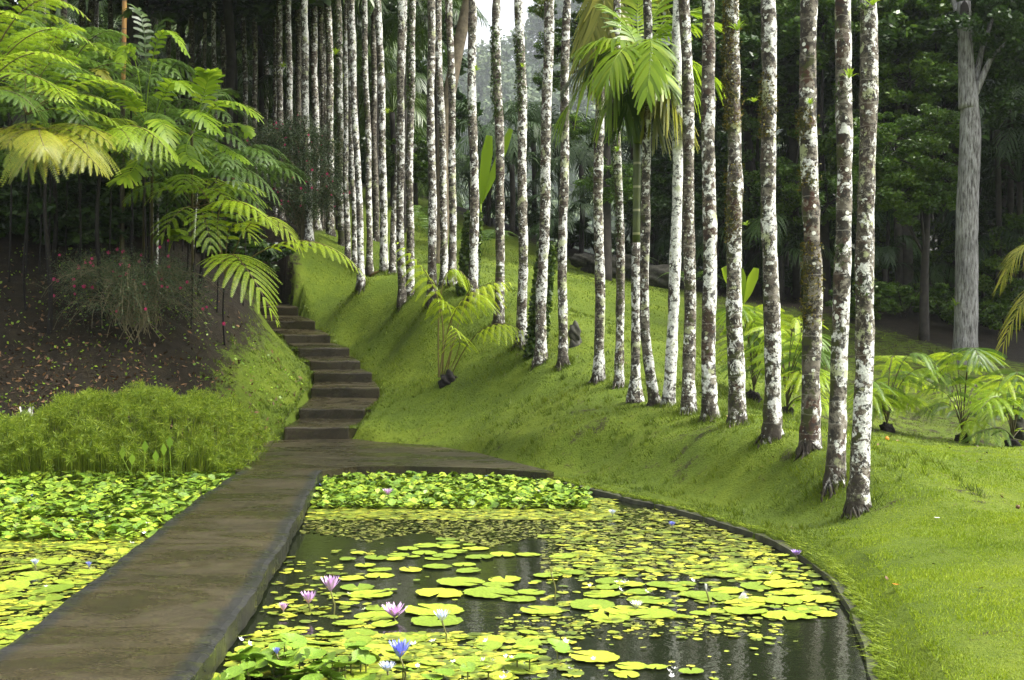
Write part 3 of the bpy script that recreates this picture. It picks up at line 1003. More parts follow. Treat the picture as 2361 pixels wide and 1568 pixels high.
def palm_frond(mb, P, n=26, ll=.5, wid=.035, start=.22, droop=.5, fold=.25, up=(0, 0, 1), blunt=.15, stalk=.014, sweep=(35, 62), seg=3):
    """once-divided frond: stalk and two rows of strap leaflets that bend down"""
    ts = np.linspace(0, 1, 14)
    c = bez(P, ts)
    mb.tube(c, np.linspace(stalk, stalk * .3, 14), 5, False)
    tp = np.linspace(start, .995, n)
    p = bez(P, tp)
    T = nrm(bez(P, np.clip(tp + .01, 0, 1)) - bez(P, np.clip(tp - .01, 0, 1)))
    S, N = frame(T, np.asarray(up, float))
    u = (tp - start) / (1 - start)
    l = ll * np.interp(u, [0, .15, .5, .8, 1], [.6, .9, 1, .8, .5])
    for side in (-1, 1):
        ang = R(sweep[0]) + u * R(sweep[1] - sweep[0]) + rng.normal(0, .05, n)
        d = nrm(S * side * np.cos(ang)[:, None] + T * np.sin(ang)[:, None] + N * (fold + rng.normal(0, .08, n))[:, None])
        lj = l * rng.uniform(.88, 1.1, n)
        dj = droop * rng.uniform(.7, 1.3, n)
        s = np.linspace(0, 1, seg + 1)
        pts = p[:, None] + d[:, None] * (s[None] * lj[:, None])[..., None] + np.array((0, 0, -1.0)) * (dj[:, None] * lj[:, None] * s[None] ** 2)[..., None]
        rd = nrm(np.gradient(pts, axis=1))
        q = nrm(np.cross(rd, np.broadcast_to(N[:, None], rd.shape)))
        wp = wid * np.interp(s, [0, .25, .7, 1], [.45, 1, .85, blunt])
        a = pts - q * wp[None, :, None] * .5
        b = pts + q * wp[None, :, None] * .5
        nv = n * (seg + 1)
        v = np.vstack([a.reshape(-1, 3), b.reshape(-1, 3)])
        i = (np.arange(n)[:, None] * (seg + 1) + np.arange(seg)[None]).ravel()
        mb.add(v, np.stack([i, i + 1, nv + i + 1, nv + i], 1))


def cards(mb, cen, size, nbias=None, aspect=2.0):
    """leaf-shaped quads at the given centres, turned at random"""
    n = len(cen)
    if n == 0:
        return
    a = nrm(rng.normal(size=(n, 3)))
    if nbias is not None:
        nn = nrm(rng.normal(size=(n, 3)) + nbias)
        a = nrm(np.cross(nn, a))
        b = np.cross(nn, a)
    else:
        b = nrm(np.cross(a, rng.normal(size=(n, 3))))
    sz = size * rng.uniform(.6, 1.3, (n, 1))
    h, w = a * sz, b * sz / aspect
    mb.quads(cen - h, cen + w - h * .1, cen + h, cen - w - h * .1)


# ------------------------------------------------------------------ palms
def trunk_mesh(pts, r, sides=14, flare=.55, seed=0, feet=6):
    rr = np.random.default_rng(seed)
    pts = np.asarray(pts, float)
    h = pts[:, 2] - pts[0, 2] - .25
    ang = np.linspace(0, 2 * np.pi, sides, endpoint=False)
    base = r * (1 + flare * np.exp(-np.maximum(h, 0) / .22) + .12 * np.exp(-np.maximum(h, 0) / 1.5)) * np.interp(h, [0, 6, 16], [1.0, .97, .75])
    base = base * (1 + .03 * np.sin(h * 3.1 + seed) + .025 * np.sin(h * 7.7 + seed * 2))
    rad = base[:, None] * (1 + .045 * rr.normal(size=(len(pts), sides)) + .03 * rr.normal(size=(len(pts), 1)))
    ridge = np.exp(-np.maximum(h, 0) / .2)[:, None] * .22 * np.cos(feet * ang + seed)[None]
    rad = rad * (1 + ridge)
    m = MB()
    m.tube(pts, rad, sides)
    return m


CROWN = []
for k in range(3):
    m = MB()
    for j in range(11):
        az = j * 2.4 + k
        el = [1.1, .7, .35, .1][j % 4]
        d = np.array((math.cos(az), math.sin(az), 0))
        L = 2.2 + .3 * math.sin(j * 3)
        p0 = np.array((0, 0, 0.0))
        pm = d * L * .5 + (0, 0, L * .5 * el)
        p1 = d * L + (0, 0, L * (el * .6 - .45))
        palm_frond(m, through(p0, pm, p1), 22, .6, .05, .18, .55, .2, seg=2)
    CROWN.append(m.mesh("crown"))


def palm(i, spec, height, crown=True, group="lichen palms", curve=None, mat=None, cat="palm tree"):
    bx, by, d, tx, wpx, li, ru, mo, label = spec
    X = (bx - CX) / FV * d
    Z = gz(X, d)
    lean = (tx - bx) / max(by, 1)
    zz = np.concatenate([[-.25, 0, .06, .13, .22, .35, .5], np.arange(.7, height, .2), [height]])
    sh = np.where(zz < 9, zz, 9 + (zz - 9) * .6) * lean
    wob = .03 * np.sin(zz * .55 + i) + .015 * np.sin(zz * 1.7 + i * 2)
    yy = .04 * np.sin(zz * .4 + i * 1.3) * np.clip(zz, 0, 1)
    x_ = sh + wob * np.clip(zz / 1.5, 0, 1)
    if curve:
        x_ = x_ + np.interp(zz, curve[0], curve[1])
    pts = np.stack([x_, yy, zz], 1)
    r = wpx / FV * d * .5
    root = thing("palm_tree", label, cat, (X, d, Z), group)
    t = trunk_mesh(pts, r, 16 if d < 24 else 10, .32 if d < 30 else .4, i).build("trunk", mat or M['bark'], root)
    t.matrix_parent_inverse = Matrix()
    t["lichen"], t["rust"], t["moss"] = float(li), float(ru), float(mo)
    # surface roots creeping down the slope
    m = MB()
    rr = np.random.default_rng(100 + i)
    nr = 22 if d < 21 else (14 if d < 27 else 5)
    for q in range(nr):
        az = rr.uniform(0, 2 * np.pi) if q % 3 else R(rr.uniform(170, 290))       # more of them on the pond side, down the slope
        Lr = rr.uniform(.03, .11) * (1.7 if q % 3 == 0 else 1.0)
        s = np.linspace(0, 1, 5)
        rad_ = r * .95 + s ** 1.4 * Lr
        az_ = az + .35 * np.sin(s * 3 + q)
        px, py = np.cos(az_) * rad_, np.sin(az_) * rad_
        h0 = rr.uniform(.05, .22)
        gzv = ground_z(px + X, py + d) - Z
        pz = gzv * s + h0 * (1 - s) ** 1.3 - .04 * s
        m.tube(np.stack([px, py, pz], 1), np.linspace(.010, .016, 5) * rr.uniform(.7, 1.4), 4)
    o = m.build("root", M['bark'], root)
    o.matrix_parent_inverse = Matrix()
    o["lichen"], o["rust"], o["moss"] = -.02, .2, .02
    if crown:
        c = link("crown", CROWN[i % 3], M['palm_green'], root)
        c.matrix_parent_inverse = Matrix()
        c.location = pts[-1]
        c.rotation_euler = (0, 0, i * 1.1)
    return root, pts, r


PALMS = {}
for i, s in enumerate(FRONT):
    PALMS[i] = palm(i, s, 13.5 + (i * 37 % 23) / 10, crown=(i != 9), group="palms along the pond ridge", curve=([0, 2, 6], [0, .02, 0]))
for i, s in enumerate(BACK):
    s = s[:5] + (s[5] - .022, s[6], s[7] + .025) + s[8:]
    PALMS[50 + i] = palm(50 + i, s, 11.5 + (i * 53 % 41) / 10, group="slender palms on the left slope")

# small trunks deep in the shade, bark darkened in colour to match it
sh_lab = "dim slender palm trunk in the dark stand behind the tree ferns"
for i in range(26):
    vx = [30, 72, 120, 150, 188, 222, 250, 310, 338, 360, 388, 415, 440, 455, 520, 540, 590, 612, 690, 735, 752, 782, 868, 862, 205, 100][i]
    d = 43 + (i * 7 % 14)
    PALMS[100 + i] = palm(100 + i, (vx, 500, d, vx - 6 + (i * 5 % 11), 11 + i % 5, -.14 + .06 * (i % 3), .2, .06, sh_lab), 13 + i % 4, group="dim trunks deep in the left stand")

# palm with a green ringed stem and the leaning twin trunk beside it
tw = palm(30, (1510, 945, 20.6, 1486, 21, .02, .3, .0, "palm trunk with a bowed foot, crossing the green-stemmed palm from the right"), 14.5,
          group="palms along the pond ridge", curve=([0, .5, 1.2, 2.2, 3, 5], [.0, -.05, -.10, -.12, -.09, 0]))


def frondset(parent, fronds, kind, mat, name="frond", **kw):
    for f in fronds:
        m = MB()
        pts = through(*[W(*q) for q in f[:3]])
        k2 = dict(kw)
        if len(f) > 3:
            k2.update(f[3])
        mm = k2.pop('mat', None) or mat
        if kind == 'fern':
            ms = MB()
            fern_frond(m, pts, stem=ms, **k2)
            o = m.build(name, mm, parent)
            ms.build("stalk", M['pinnamid'] if mm is not M['fern_green'] else M['stalk_dark'], o)
        else:
            palm_frond(m, pts, **k2)
            m.build(name, mm, parent)


# short palm carrying the big lime crown
D0 = 21.0
gp = thing("palm_tree", "short palm with a green ringed stem and a big lime crown of broad ragged fronds", "palm tree", W(1463, 922, D0), "palms along the pond ridge")
zb = gz((1463 - CX) / FV * D0, D0)
b0 = W(1463, 922, D0)
b0[2] = zb - .2
pts = np.array([b0, W(1464, 900, D0), W(1465, 870, D0), W(1466, 750, D0), W(1467, 600, D0), W(1467, 560, D0)])
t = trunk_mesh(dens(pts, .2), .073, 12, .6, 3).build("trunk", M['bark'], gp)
t["lichen"], t["rust"], t["moss"] = .02, .3, .0
m = MB()
m.tube(dens(np.array([W(1467, 562, D0), W(1468, 450, D0), W(1469, 330, D0)]), .2), .062, 12)
m.build("stem", M['green_stem'], gp)
m = MB()
cs = dens(np.array([W(1469, 332, D0), W(1470, 290, D0), W(1473, 220, D0), W(1477, 130, D0)]), .1)
m.tube(cs, np.interp(np.linspace(0, 1, len(cs)), [0, .15, .5, 1], [.066, .095, .08, .05]), 12)
m.build("crownshaft", M['crownshaft'], gp)
hub = (1477, 130, D0)
frondset(gp, [
    (hub, (1400, 120, 20.6), (1308, 190, 20.4), dict(ll=.62, n=22, droop=.65, mat=M['palm_green'])),
    (hub, (1390, 150, 20.3), (1300, 260, 20.2), dict(ll=.6, n=20, droop=.8)),
    (hub, (1500, 95, 20.2), (1492, 215, 19.5), dict(ll=.52, n=21, wid=.07, droop=.45)),
    (hub, (1530, 60, 21), (1605, 25, 21), dict(ll=.6, n=20, droop=.35)),
    (hub, (1540, 70, 21.3), (1650, 55, 21.5), dict(ll=.55, n=20, droop=.4)),
    (hub, (1450, 70, 21.2), (1405, 20, 21.4), dict(ll=.6, n=18, droop=.4)),
    (hub, (1420, 90, 20.6), (1340, 110, 20.4), dict(ll=.6, n=20, droop=.6)),
    (hub, (1510, 30, 21.5), (1560, -25, 21.6), dict(ll=.55, n=18, droop=.4)),
    (hub, (1470, 40, 21.5), (1480, -40, 21.6), dict(ll=.55, n=18, droop=.4)),
    (hub, (1545, 140, 20.8), (1620, 215, 20.6), dict(ll=.66, n=22, droop=.75)),
    (hub, (1550, 125, 21.1), (1650, 180, 21.2), dict(ll=.6, n=20, droop=.7)),
    (hub, (1530, 180, 20.6), (1575, 265, 20.4), dict(ll=.66, n=20, droop=.8, mat=M['palm_olive'])),
    (hub, (1500, 200, 20.8), (1515, 290, 20.7), dict(ll=.55, n=17, droop=.7, mat=M['palm_olive'])),
    (hub, (1430, 170, 20.9), (1400, 250, 20.8), dict(ll=.6, n=17, droop=.8)),
    (hub, (1450, 200, 20.7), (1440, 270, 20.6), dict(ll=.5, n=13, droop=.7, mat=M['palm_green'])),
    (hub, (1500, 150, 20.3), (1535, 190, 19.9), dict(ll=.55, n=18, droop=.55)),
    (hub, (1440, 110, 20.2), (1400, 180, 19.8), dict(ll=.55, n=18, droop=.6)),
], 'palm', M['palm_lime'], wid=.062, fold=.05, blunt=.28, start=.25, sweep=(30, 66))
kp = PALMS[9][0]
frondset(kp, [
    ((1388, -95, 22.8), (1375, 20, 22.4), (1345, 150, 22.2), dict(ll=.75, n=30)),
    ((1388, -95, 22.8), (1395, 40, 22.3), (1378, 175, 22.2), dict(ll=.7, n=28)),
    ((1388, -95, 22.8), (1420, 0, 22.5), (1432, 90, 22.3), dict(ll=.6, n=24)),
    ((1388, -95, 22.8), (1450, -60, 22.8), (1520, -10, 22.8), dict(ll=.6, n=24)),
    ((1388, -95, 22.8), (1320, -80, 22.8), (1260, -30, 22.8), dict(ll=.6, n=24)),
], 'palm', M['palm_olive'], wid=.05, droop=.6, fold=.0, sweep=(45, 72), blunt=.3)

# ------------------------------------------------------------------ tree ferns and young palms, upper left


def cane(parent, a, b, r=.05, name="trunk", mat=None, n=10):
    m = MB()
    c = dens(np.array([W(*a), (W(*a) + W(*b)) / 2 + (.03, 0, 0), W(*b)]), .2)
    m.tube(c, np.linspace(r, r * .7, len(c)), 8)
    return m.build(name, mat or M['stalk_dark'], parent)


def fern_thing(label, basev, hubv, fronds, mat, r=.06, group="tree ferns on the left bank", **kw):
    X = (basev[0] - CX) / FV * basev[1]
    z = gz(X, basev[1])
    t = thing("tree_fern", label, "tree fern", (X, basev[1], z), group)
    m = MB()
    c = dens(np.array([(X, basev[1], z - .2), W(*hubv)]), .2)
    c[:, 0] += .06 * np.sin(c[:, 2] * 1.6 + basev[0])
    m.tube(c, np.linspace(r * .9, r * .55, len(c)), 8)
    m.build("trunk", M['fernroot'], t)
    frondset(t, fronds, 'fern', mat, **kw)
    return t


H1 = (-60, 250, 25.5)
fern_thing("lime tree fern at the left edge with layered arching fronds high over the bank", (-70, 26.5), H1, [
    (H1, (60, 18, 25), (205, 45, 24.6), dict(plen=.55)),
    (H1, (72, 80, 24.4), (222, 108, 24.0), dict(plen=.62)),
    (H1, (50, 130, 24.0), (185, 155, 23.6), dict(plen=.6)),
    (H1, (40, 170, 23.6), (180, 245, 23.4), dict(plen=.65)),
    (H1, (80, 215, 23.8), (222, 290, 23.6), dict(plen=.55, mat=M['fern_green'])),
    (H1, (20, 210, 23.2), (110, 290, 23.0), dict(plen=.5, mat=M['fern_green'])),
    (H1, (30, 100, 25.2), (120, 110, 25.0), dict(plen=.5)),
    (H1, (90, 150, 25.2), (240, 190, 25.6), dict(plen=.6, mat=M['fern_green'])),
    (H1, (-20, 60, 25.0), (40, 40, 24.5), dict(plen=.5)),
], M['fern_lime'], npin=17, pn=17)
H8 = (60, 265, 25)
fern_thing("lacy lime tree fern rising between the left edge and the orange ringed stem", (62, 26.2), H8, [
    (H8, (110, 150, 24.6), (170, 128, 24.2), dict(plen=.55)),
    (H8, (150, 180, 24.4), (245, 185, 24.0), dict(plen=.6)),
    (H8, (170, 220, 24.2), (265, 245, 23.8), dict(plen=.6)),
    (H8, (10, 150, 24.8), (-40, 140, 24.6), dict(plen=.5)),
    (H8, (120, 100, 25.2), (190, 65, 25.2), dict(plen=.55)),
    (H8, (110, 200, 23.8), (140, 230, 23.2), dict(plen=.55)),
    (H8, (180, 250, 24.4), (275, 290, 24.2), dict(plen=.6)),
    (H8, (20, 200, 24), (-20, 240, 23.6), dict(plen=.5)),
    (H8, (200, 190, 25.4), (320, 215, 25.4), dict(plen=.6)),
    (H8, (60, 130, 25.4), (70, 70, 25.6), dict(plen=.5)),
], M['fern_lime'], r=.03)
H2 = (130, 230, 27)
fern_thing("deep green tree fern behind the lime one, fronds meeting the orange ringed stem", (120, 27.8), H2, [
    (H2, (205, 95, 26.6), (292, 80, 26.4), dict(plen=.55)),
    (H2, (240, 150, 26.2), (350, 175, 26.0), dict(plen=.55)),
    (H2, (230, 190, 26.0), (330, 235, 25.8), dict(plen=.55)),
    (H2, (200, 215, 25.8), (290, 280, 25.6), dict(plen=.5)),
    (H2, (250, 170, 27.2), (380, 150, 27.5), dict(plen=.5)),
    (H2, (160, 130, 27.6), (230, 70, 28), dict(plen=.5)),
    (H2, (60, 160, 26.6), (-20, 190, 26.2), dict(plen=.5)),
    (H2, (90, 220, 26), (40, 290, 25.6), dict(plen=.5)),
    (H2, (170, 240, 25.7), (200, 310, 25.4), dict(plen=.5)),
], M['fern_green'], npin=16, pn=16)
H3 = (110, 330, 25.5)
fern_thing("yellowing tree fern with long hanging side ribs low at the left edge", (110, 25.6), H3, [
    (H3, (130, 308, 23.4), (55, 372, 22.4), dict(plen=.80, droop=.75)),
    (H3, (150, 315, 23.4), (235, 395, 22.6), dict(plen=.72, droop=.6)),
    (H3, (170, 285, 24), (262, 340, 23.4), dict(plen=.6, droop=.4)),
    (H3, (30, 295, 24), (-50, 330, 23.4), dict(plen=.55, droop=.45)),
    (H3, (60, 300, 23.6), (15, 335, 22.8), dict(plen=.5, droop=.5)),
    (H3, (200, 290, 25.4), (290, 300, 25.6), dict(plen=.5, mat=M['fern_green'])),
    (H3, (90, 300, 23), (110, 360, 22.2), dict(plen=.55, droop=.6)),
    ((20, 320, 24.5), (80, 318, 23), (40, 395, 22.2), dict(plen=.7, droop=.8)),
    ((60, 300, 24.8), (170, 305, 23.6), (205, 372, 22.8), dict(plen=.75, droop=.75)),
    ((60, 300, 25), (60, 285, 24.2), (-30, 305, 23.8), dict(plen=.6, droop=.5)),
    ((150, 310, 25), (220, 300, 24.2), (270, 325, 23.8), dict(plen=.6, droop=.6)),
], M['fern_yellow'], npin=13, pn=20, wid=.036, pl2=.10)
H4 = (230, 350, 26)
fern_thing("lime tree fern whose middle frond hangs like an open hand above the dark bank", (230, 26.3), H4, [
    (H4, (305, 290, 24.6), (398, 362, 23.8), dict(plen=.75, droop=.75)),
    (H4, (270, 300, 24.6), (300, 330, 23.4), dict(plen=.7, droop=.8)),
    (H4, (200, 292, 25), (160, 320, 24.4), dict(plen=.5)),
    (H4, (300, 320, 25.4), (345, 400, 25), dict(plen=.5, mat=M['fern_green'])),
], M['fern_lime'], npin=13, pn=19, wid=.034, pl2=.09)
H5 = (470, 470, 28)
fern_thing("dark green tree fern under the red-flowered shrub, fronds drooping right", (465, 28.4), H5, [
    (H5, (545, 385, 27.4), (645, 470, 27), dict(plen=.65, droop=.6)),
    (H5, (500, 355, 27.4), (560, 400, 27), dict(plen=.55)),
    (H5, (420, 410, 27.4), (370, 420, 27), dict(plen=.5)),
    (H5, (540, 430, 27.2), (610, 500, 26.8), dict(plen=.5)),
], M['fern_green'], npin=14, pn=17)
H6 = (520, 640, 26.6)
fern_thing("bright lime tree fern whose long frond arches right over the steps", (522, 27.2), (520, 640, 26.6), [
    ((522, 640, 26.6), (690, 555, 25.6), (844, 638, 25.2), dict(plen=.62, start=.30, droop=.45, pl2=.085, mat=M['fern_bright'])),
    ((520, 640, 26.6), (545, 592, 25.2), (640, 745, 24.6), dict(plen=.88, start=.15, droop=.45, pl2=.095)),
    ((520, 640, 26.6), (515, 470, 25.6), (646, 528, 24.8), dict(plen=.68, start=.30, droop=.5, pl2=.085, mat=M['fern_bright'])),
    ((520, 640, 26.6), (470, 445, 25.8), (398, 462, 25.4), dict(plen=.45, npin=15, start=.45, mat=M['palm_lime'])),
    ((520, 640, 26.6), (535, 520, 26.2), (590, 560, 25.8), dict(plen=.6, start=.3, mat=M['fern_bright'])),
    ((520, 640, 26.6), (600, 500, 25.6), (700, 590, 25.2), dict(plen=.55, start=.32, droop=.5, pl2=.085)),
    ((520, 640, 26.6), (575, 560, 26.4), (640, 590, 26.2), dict(plen=.4, npin=14, start=.3, mat=M['fern_green'])),
], M['fern_lime'], r=.028, pn=18)
H7 = (450, 480, 26.8)
fern_thing("lacy lime tree fern drooping left of the long arching frond", (452, 27.6), H7, [
    (H7, (410, 490, 26), (365, 560, 25.6), dict(plen=.5)),
    (H7, (500, 440, 26.2), (560, 520, 25.8), dict(plen=.55)),
    (H7, (530, 420, 26.4), (610, 450, 26.2), dict(plen=.55)),
    (H7, (400, 430, 26.2), (335, 470, 25.8), dict(plen=.5)),
    (H7, (470, 500, 25.8), (490, 590, 25.4), dict(plen=.5)),
    (H7, (440, 400, 26.4), (410, 380, 26.0), dict(plen=.5, mat=M['fern_green'])),
    (H7, (560, 470, 26.0), (640, 540, 25.8), dict(plen=.5)),
], M['fern_lime'], r=.03)

# young palms with broad leaflets
YP = [
    ("bright young palm with upright broad-leaflet fronds in front of the dim trunks", (445, 27.5), [
        ((442, 300, 26), (474, 205, 25.6), (478, 170, 25.4), dict(ll=.44)),
        ((450, 300, 26), (515, 236, 25.4), (588, 264, 25.0), dict(ll=.44)),
        ((445, 300, 26), (447, 255, 25.2), (495, 298, 24.6), dict(ll=.42)),
        ((445, 310, 26), (540, 285, 25.6), (572, 308, 25.2), dict(ll=.25)),
        ((445, 310, 26), (500, 330, 25.6), (572, 374, 25.0), dict(ll=.26)),
        ((445, 310, 26), (430, 350, 25.2), (465, 388, 24.6), dict(ll=.28)),
        ((445, 310, 26), (490, 220, 26.6), (540, 215, 27), dict(ll=.3, mat=M['palm_green']))]),
    ("young palm with a fan of broad leaflets right of the orange ringed stem", (350, 28), [
        ((350, 300, 26.4), (388, 200, 26), (424, 200, 25.6), dict(ll=.46)),
        ((348, 300, 26.4), (306, 236, 25.8), (272, 206, 25.4), dict(ll=.40)),
        ((345, 300, 26.4), (366, 275, 25.4), (388, 322, 24.8), dict(ll=.40)),
        ((345, 310, 26.4), (310, 385, 25.4), (275, 414, 24.8), dict(ll=.42)),
        ((350, 300, 26.6), (390, 165, 26.8), (430, 165, 26.8), dict(ll=.34, mat=M['palm_green'])),
        ((345, 300, 26.6), (310, 330, 26.4), (270, 350, 26.2), dict(ll=.3, mat=M['palm_green']))]),
    ("tall thin young palm with a lime crest of leaves above the orange ringed stem", (330, 29), [
        ((335, 290, 27), (305, 120, 27), (276, 150, 26.6), dict(ll=.26)),
        ((335, 290, 27), (367, 88, 26.8), (428, 118, 26.4), dict(ll=.26)),
        ((335, 290, 27), (330, 60, 27.4), (292, 30, 27.6), dict(ll=.3, mat=M['palm_green'])),
        ((335, 290, 27), (350, 100, 27.6), (390, 45, 27.8), dict(ll=.3, mat=M['palm_green'])),
        ((335, 290, 27), (240, 170, 26.4), (255, 190, 26), dict(ll=.26, mat=M['palm_olive']))]),
    ("low yellow-green palmlet on the dark bank beside a thin white stem", (388, 28.4), [
        ((388, 585, 28.2), (410, 545, 28), (452, 560, 27.6), dict(ll=.26)),
        ((388, 585, 28.2), (400, 535, 28), (424, 535, 27.8), dict(ll=.22)),
        ((388, 585, 28.2), (375, 545, 28), (350, 560, 27.8), dict(ll=.22, mat=M['palm_green']))]),
]
for lab, (bx, d), fr in YP:
    X = (bx - CX) / FV * d
    t = thing("young_palm", lab, "young palm", (X, d, gz(X, d)), "young palms on the left bank")
    m = MB()
    c = dens(np.array([(X, d, gz(X, d) - .2), W(*fr[0][0])]), .2)
    m.tube(c, .03, 8)
    m.build("stem", M['stalk_dark'], t)
    frondset(t, fr, 'palm', M['palm_lime'], n=15, wid=.075, droop=.35, fold=.12, blunt=.55, start=.3, sweep=(30, 60))

# fill of shaded fern fronds that closes the bank's dark understorey
FILL = [(-60, 430, 28, 0), (40, 420, 29, 0), (170, 400, 29.5, 0), (280, 420, 29.5, 0), (400, 410, 30, 0), (-40, 120, 29, 1), (220, 300, 30, 1), (420, 300, 30.5, 1), (560, 420, 30.5, 0),
        (60, 190, 27.5, 2), (150, 150, 28, 2), (20, 260, 27, 1), (180, 250, 28.2, 1), (110, 215, 27.2, 1), (300, 190, 28.5, 1), (250, 255, 27.6, 1), (380, 250, 28.6, 1), (340, 330, 27.8, 1), (20, 90, 28.6, 2),
        (430, 380, 28.2, 1), (120, 120, 29.2, 1), (90, 300, 27.4, 0), (330, 400, 26.8, 2), (440, 470, 27.0, 2), (180, 345, 26.6, 2), (300, 345, 27.2, 2), (500, 400, 28.2, 1)]
for i, (vx, vy, d, q) in enumerate(FILL):
    X = (vx - CX) / FV * d
    t = thing("tree_fern", "dim green fern filling the shade among the lime tree ferns", "tree fern", (X, d, gz(X, d)), "shaded ferns among the lime tree ferns")
    h = np.array((X, d, max(CAMZ - (vy - CY) / FV * d, gz(X, d) + .3)))
    m = MB()
    m.tube(dens(np.array([(X, d, gz(X, d) - .2), (X + .06, d, (h[2] + gz(X, d)) / 2), h]), .25), .02, 6)
    m.build("trunk", M['fernroot'], t)
    for j in range(9):
        az = j * .7 + i
        dd = np.array((math.cos(az), math.sin(az), 0))
        m = MB()
        e = .35 + .3 * ((j * 7) % 3) / 2
        fern_frond(m, through(h, h + dd * .85 + (0, 0, e), h + dd * 1.7 + (0, 0, e - .45)), plen=.5, droop=.45)
        m.build("frond", M['fern_lime'] if q == 2 and j % 2 else M['fern_green'], t)

# orange ringed stem and thin white stems
X = (281 - CX) / FV * 28.6
os_ = thing("cane_palm", "orange ringed bare palm stem standing among the tree ferns", "palm tree", (X, 28.6, gz(X, 28.6)))
m = MB()
m.tube(dens(np.array([W(283, 230, 28.6), W(285, 150, 28.6), W(288, -60, 28.6), W(292, -400, 28.6)]), .25), np.array(.052), 10)
m.build("stem", M['orange_stem'], os_)
m = MB()
m.tube(dens(np.array([(X, 28.6, gz(X, 28.6) - .2), W(283, 231, 28.6)]), .25), np.array(.053), 10)
m.build("trunk", M['stalk_dark'], os_)
c = link("crown", CROWN[1], M['palm_green'], os_)
c.location = Vector(W(292, -400, 28.6)) - os_.location
c.matrix_parent_inverse = Matrix()
for k, (vx, y0, y1, lab) in enumerate([(350, 600, 470, "thin white stem of a sapling at the top of the dark bank"), (362, 575, 470, "second thin white stem close right of the sapling"),
                                       (277, 520, 420, "short pale thin stem in the black shade left of the white sapling"), (440, 570, 400, "thin leaning pale stem right of the white sapling pair")]):
    d = 28.8
    X = (vx - CX) / FV * d
    t = thing("sapling", lab, "sapling", (X, d, gz(X, d)), "thin stems on the dark bank")
    m = MB()
    m.tube(dens(np.array([(X, d, gz(X, d) - .15), W(vx + (18 if k == 3 else 2), y1, d + .2)]), .2), .028 if k < 2 else .02, 7)
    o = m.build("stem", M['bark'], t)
    o["lichen"], o["rust"], o["moss"] = .12, 0.0, -.2
    m = MB()
    tip = W(vx + (18 if k == 3 else 2), y1, d + .2)
    for j in range(5):
        az = j * 1.3 + k
        palm_frond(m, through(tip, tip + (.3 * math.cos(az), .3 * math.sin(az), .25), tip + (.6 * math.cos(az), .6 * math.sin(az), .05)), 10, .2, .03)
    m.build("leaves", M['palm_green'], t)

# ------------------------------------------------------------------ the small tree fern in the middle and the ferns on the right
D0 = 27.0
X = (1030 - CX) / FV * D0
sf = thing("tree_fern", "small lime tree fern on the mid slope with black root ball and bare stalks", "tree fern", (X, D0, gz(X, D0)))


def blob(mb, c, r, seed, sub=10, amp=.3):
    u, v = np.meshgrid(np.linspace(0, np.pi, sub), np.linspace(0, 2 * np.pi, sub * 2, endpoint=False), indexing='ij')
    P = np.stack([np.sin(u) * np.cos(v), np.sin(u) * np.sin(v), np.cos(u)], -1)
    n = 1 + amp * (np.sin(P[..., 0] * 3.1 + seed) * np.sin(P[..., 1] * 4.3 + seed * 2) + .6 * np.sin(P[..., 2] * 7 + P[..., 0] * 6 + seed) + .35 * np.sin(P[..., 1] * 13 + P[..., 2] * 11 + seed))
    P = P * n[..., None] * np.asarray(r) + np.asarray(c)
    a, b = P.shape[:2]
    i = (np.arange(a - 1)[:, None] * b + np.arange(b)[None])
    j = (np.arange(a - 1)[:, None] * b + (np.arange(b)[None] + 1) % b)
    mb.add(P.reshape(-1, 3), np.stack([i, i + b, j + b, j], -1).reshape(-1, 4))


m = MB()
blob(m, W(1033, 884, D0 - .1), (.19, .18, .22), 1, 14, .26)
blob(m, W(1052, 878, D0 - .05), (.10, .1, .11), 4, 8, .3)
m.build("root_ball", M['fernroot'], sf)
frondset(sf, [
    ((1012, 870, D0), (1010, 690, D0), (915, 555, 26.4), dict(plen=.55, start=.45)),
    ((1020, 868, D0), (1060, 700, D0 - .3), (1178, 650, 26.2), dict(plen=.62, start=.42)),
    ((1040, 868, D0), (1120, 755, 26.4), (1220, 772, 25.8), dict(plen=.46, start=.40)),
    ((1012, 870, D0), (1025, 640, D0 + .2), (1090, 660, 27.2), dict(plen=.5, start=.5)),
    ((1030, 868, D0), (1060, 790, D0 - .2), (1040, 750, 25.8), dict(plen=.5, start=.5)),
    ((1030, 868, D0), (1075, 705, D0), (1130, 690, 27.4), dict(plen=.55, start=.45)),
    ((1030, 868, D0), (1040, 730, D0), (1010, 690, 26.6), dict(plen=.5, start=.5)),
], 'fern', M['fern_bright'], droop=.6, hang=.6, pl2=.075)
m = MB()
m.tube(dens(np.array([W(1022, 868, D0), W(1050, 775, D0 - .1)]), .1), .016, 6)
m.build("cut_stalk", M['pinnamid'], sf)

